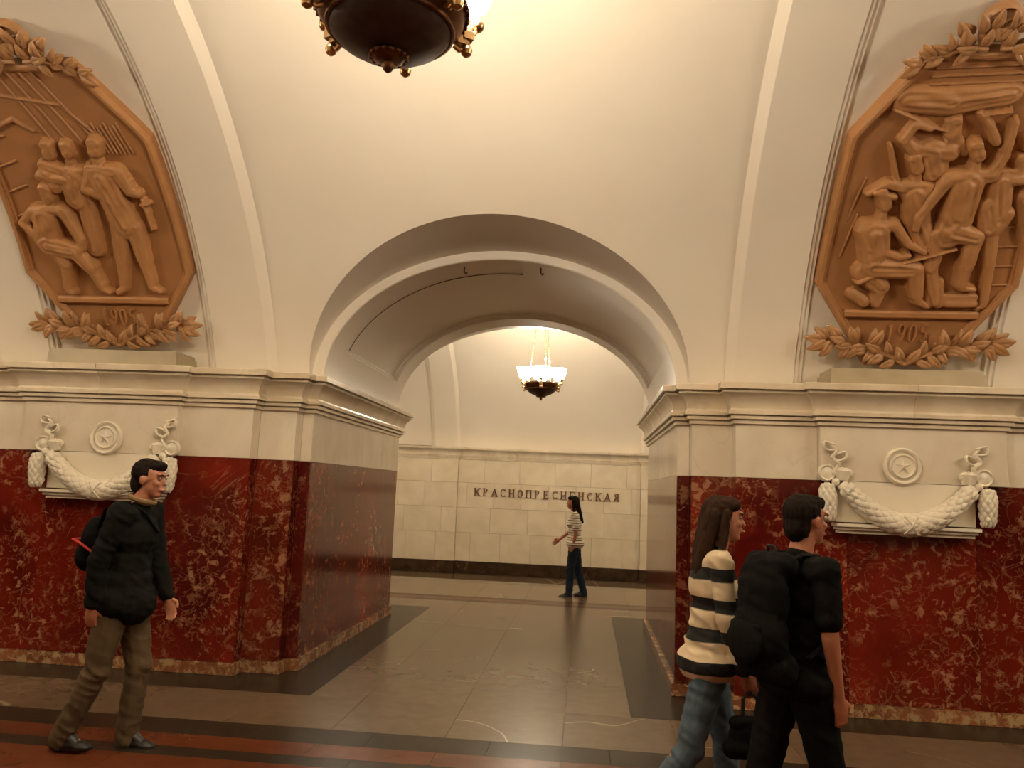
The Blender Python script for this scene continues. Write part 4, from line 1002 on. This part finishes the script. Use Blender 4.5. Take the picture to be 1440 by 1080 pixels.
    # upper garment
    tw = [('e', T(.0, 0, .33), (.126, .170*sw, .15)), ('c', T(-.01, .125*sw, .445), T(-.01, -.125*sw, .445), .074, .074), ('e', T(.0, 0, .17), (.116, .152*sw, .15)), ('c', T(-.008, 0, .44), T(0, 0, .50), .075, .062)]
    if female: tw += [('e', T(.085, .06, .30), (.05, .055, .055)), ('e', T(.085, -.06, .30), (.05, .055, .055))]
    if top == 'jacket':
        tw += [('e', T(.0, 0, .05), (.136, .178, .15)), ('e', T(.005, 0, -.050), (.166, .212, .150)), ('e', T(.07, 0, -.07), (.12, .17, .125))]
        for s in (1, -1):
            sh, el, wr, fd = A[s]; tw += [('e', sh, (.076, .074, .08)), ('c', sh, el, .066, .060), ('c', el, wr-fd*.01, .058, .047)]
    elif top == 'sweater':
        tw += [('e', T(.0, 0, .04), (.132, .165, .12)), ('e', T(-.008, 0, -.045), (.158, .205, .110))]
        for s in (1, -1):
            sh, el, wr, fd = A[s]; tw += [('e', sh, (.066, .062, .07)), ('c', sh, el, .056, .050), ('c', el, wr-fd*.01, .048, .038)]
    else:
        tw += [('e', T(.0, 0, .05), (.124, .162, .12)), ('e', T(-.006, 0, -.030), (.156, .208, .10))]
        for s in (1, -1):
            sh, el, wr, fd = A[s]; tw += [('e', sh, (.070, .066, .072)), ('c', sh, sh.lerp(el, .72), .060, .060)]
    blob({'jacket': 'jacket', 'sweater': 'sweater'}.get(top, 'shirt'), tw, .0085, top_mat, root, 4, wr=.005, seed=H*33)
    if top == 'jacket':
        cp = [Hd(-.03, 0, -.125)+Vector((.068*math.cos(a), .068*math.sin(a), -.02*math.cos(a))) for a in [2*PI*k/20 for k in range(20)]]
        mb = MB(); mb.tube(cp, .020, 8, True, .8); mb.build('collar', TANCL, root)
    root['_'] = 0; del root['_']
    return root, T, A, J
# man in the dark jacket, walking to the right in front of the left pylon
p1, T1, A1, J1 = person((-1.925, -2.17, 0), 0, 1.725, 'man in dark jacket and khaki trousers walking past the left pylon', [(11, -4), (-9, -24)], [(10, 24, 4, 4), (-18, -4, 6, 4)],
    lean=5, top='jacket', top_mat=JACKET, trouser_mat=KHAKI, leg_r=1.12, vox=.0065, nod=4)
# girl in the striped sweater
p2, T2, A2, J2 = person((1.46, -2.78, 0), math.radians(6), 1.645, 'long-haired woman in black and cream striped sweater beside the backpacker', [(14, 4), (-16, -34)], [(20, 45, 6, 4), (4, 22, 8, 6)],
    lean=3, female=True, hair=.35, hair_mat=HAIR_B, top='sweater', top_mat=STRIPE_BIG, trouser_mat=JEANS, skin=SKIN, leg_r=1.0)
# young man with the backpack
p3, T3, A3, J3 = person((1.775, -3.14, 0), math.radians(27), 1.665, 'man in black short-sleeved shirt with a black backpack, nearest at right', [(-14, -22), (14, 2)], [(8, 30, 6, 4), (0, 12, 5, 2)],
    lean=3, top='shirt', top_mat=BLACK, trouser_mat=BLACK, skin=SKIN2, leg_r=1.1)
# woman on the far platform
p4, T4, A4, J4 = person((.68, 5.80, 0), PI, 1.555, 'woman in fine-striped white top and dark jeans on the far platform', [(8, 2), (-8, -16)], [(-4, 10, 6, 4), (14, 52, 6, 4)],
    lean=2, female=True, hair=.75, hair_mat=HAIR, top='shirt', top_mat=STRIPE_FINE, trouser_mat=JEANS_DK, skin=SKIN2, vox=.008, leg_r=1.1)

# ------------------------------------------------------------------ bags
def bag_root(name, src, label, cat):
    o = empty(name, src.location, src.rotation_euler.z); o.scale = src.scale; tag(o, label, cat); return o
bp = bag_root('backpack', p3, 'black backpack worn on the back of the man in the black shirt', 'backpack')
blob('pack', [('e', T3(-.20, 0, .32), (.085, .150, .20)), ('e', T3(-.21, 0, .14), (.100, .165, .17)), ('c', T3(-.16, .09, .46), T3(-.16, -.09, .46), .06, .06), ('c', T3(-.17, .10, .03), T3(-.17, -.10, .03), .075, .075)], .009, BLACK, bp, 4, wr=.004)
blob('front_pocket', [('e', T3(-.285, 0, .12), (.040, .125, .10)), ('c', T3(-.285, .08, .19), T3(-.285, -.08, .19), .02, .02)], .007, BLACK, bp, 3)
for s in (1, -1):
    mb = MB(); mb.tube([T3(-.13, s*.07, .48), T3(-.07, s*.095, .515), T3(.0, s*.105, .52), T3(.075, s*.11, .48), T3(.125, s*.115, .40), T3(.115, s*.13, .28), T3(.03, s*.165, .16), T3(-.08, s*.16, .08)], .020, 8, flat=.45); mb.build('shoulder_strap', BLACK, bp)
mb = MB(); mb.tube([T3(-.16, .03, .51), T3(-.165, .02, .545), T3(-.165, -.02, .545), T3(-.16, -.03, .51)], .008, 6); mb.build('grab_handle', LEATHER, bp)
sb = bag_root('shoulder_bag', p1, 'dark shoulder bag with red trim behind the man in the dark jacket', 'bag')
blob('bag_body', [('e', T1(-.215, -.04, .28), (.065, .12, .14)), ('e', T1(-.225, -.04, .18), (.075, .13, .10))], .009, BLACK, sb, 3)
mb = MB(); mb.tube([T1(-.285, -.15, .275), T1(-.305, -.04, .27), T1(-.285, .08, .275)], .014, 8, flat=.5); mb.tube([T1(-.15, -.165, .22), T1(-.22, -.175, .26), T1(-.285, -.15, .275)], .013, 8, flat=.5); mb.build('red_trim', REDCL, sb)
mb = MB(); mb.tube([T1(-.17, -.10, .36), T1(-.12, -.15, .47), T1(-.02, -.13, .53), T1(.08, -.06, .47), T1(.135, .02, .36)], .014, 8, flat=.5); mb.build('bag_strap', BLACK, sb)
# handbag hanging from the striped woman's hand
wr = A2[-1][2]+A2[-1][3]*.09
hb = bag_root('handbag', p2, 'dark handbag hanging from the hand of the striped-sweater woman', 'handbag')
mb = MB(); mb.tube([wr+Vector((-.035, 0, -.13)), wr+Vector((-.035, 0, -.05)), wr+Vector((0, 0, -.012)), wr+Vector((.035, 0, -.05)), wr+Vector((.035, 0, -.13))], .009, 8); mb.build('handle', LEATHER, hb)
blob('bag_body', [('c', wr+Vector((-.07, 0, -.16)), wr+Vector((.07, 0, -.16)), .035, .035), ('c', wr+Vector((-.085, 0, -.28)), wr+Vector((.085, 0, -.28)), .05, .05), ('e', wr+Vector((0, 0, -.22)), (.11, .042, .09))], .008, BLACK, hb, 3)
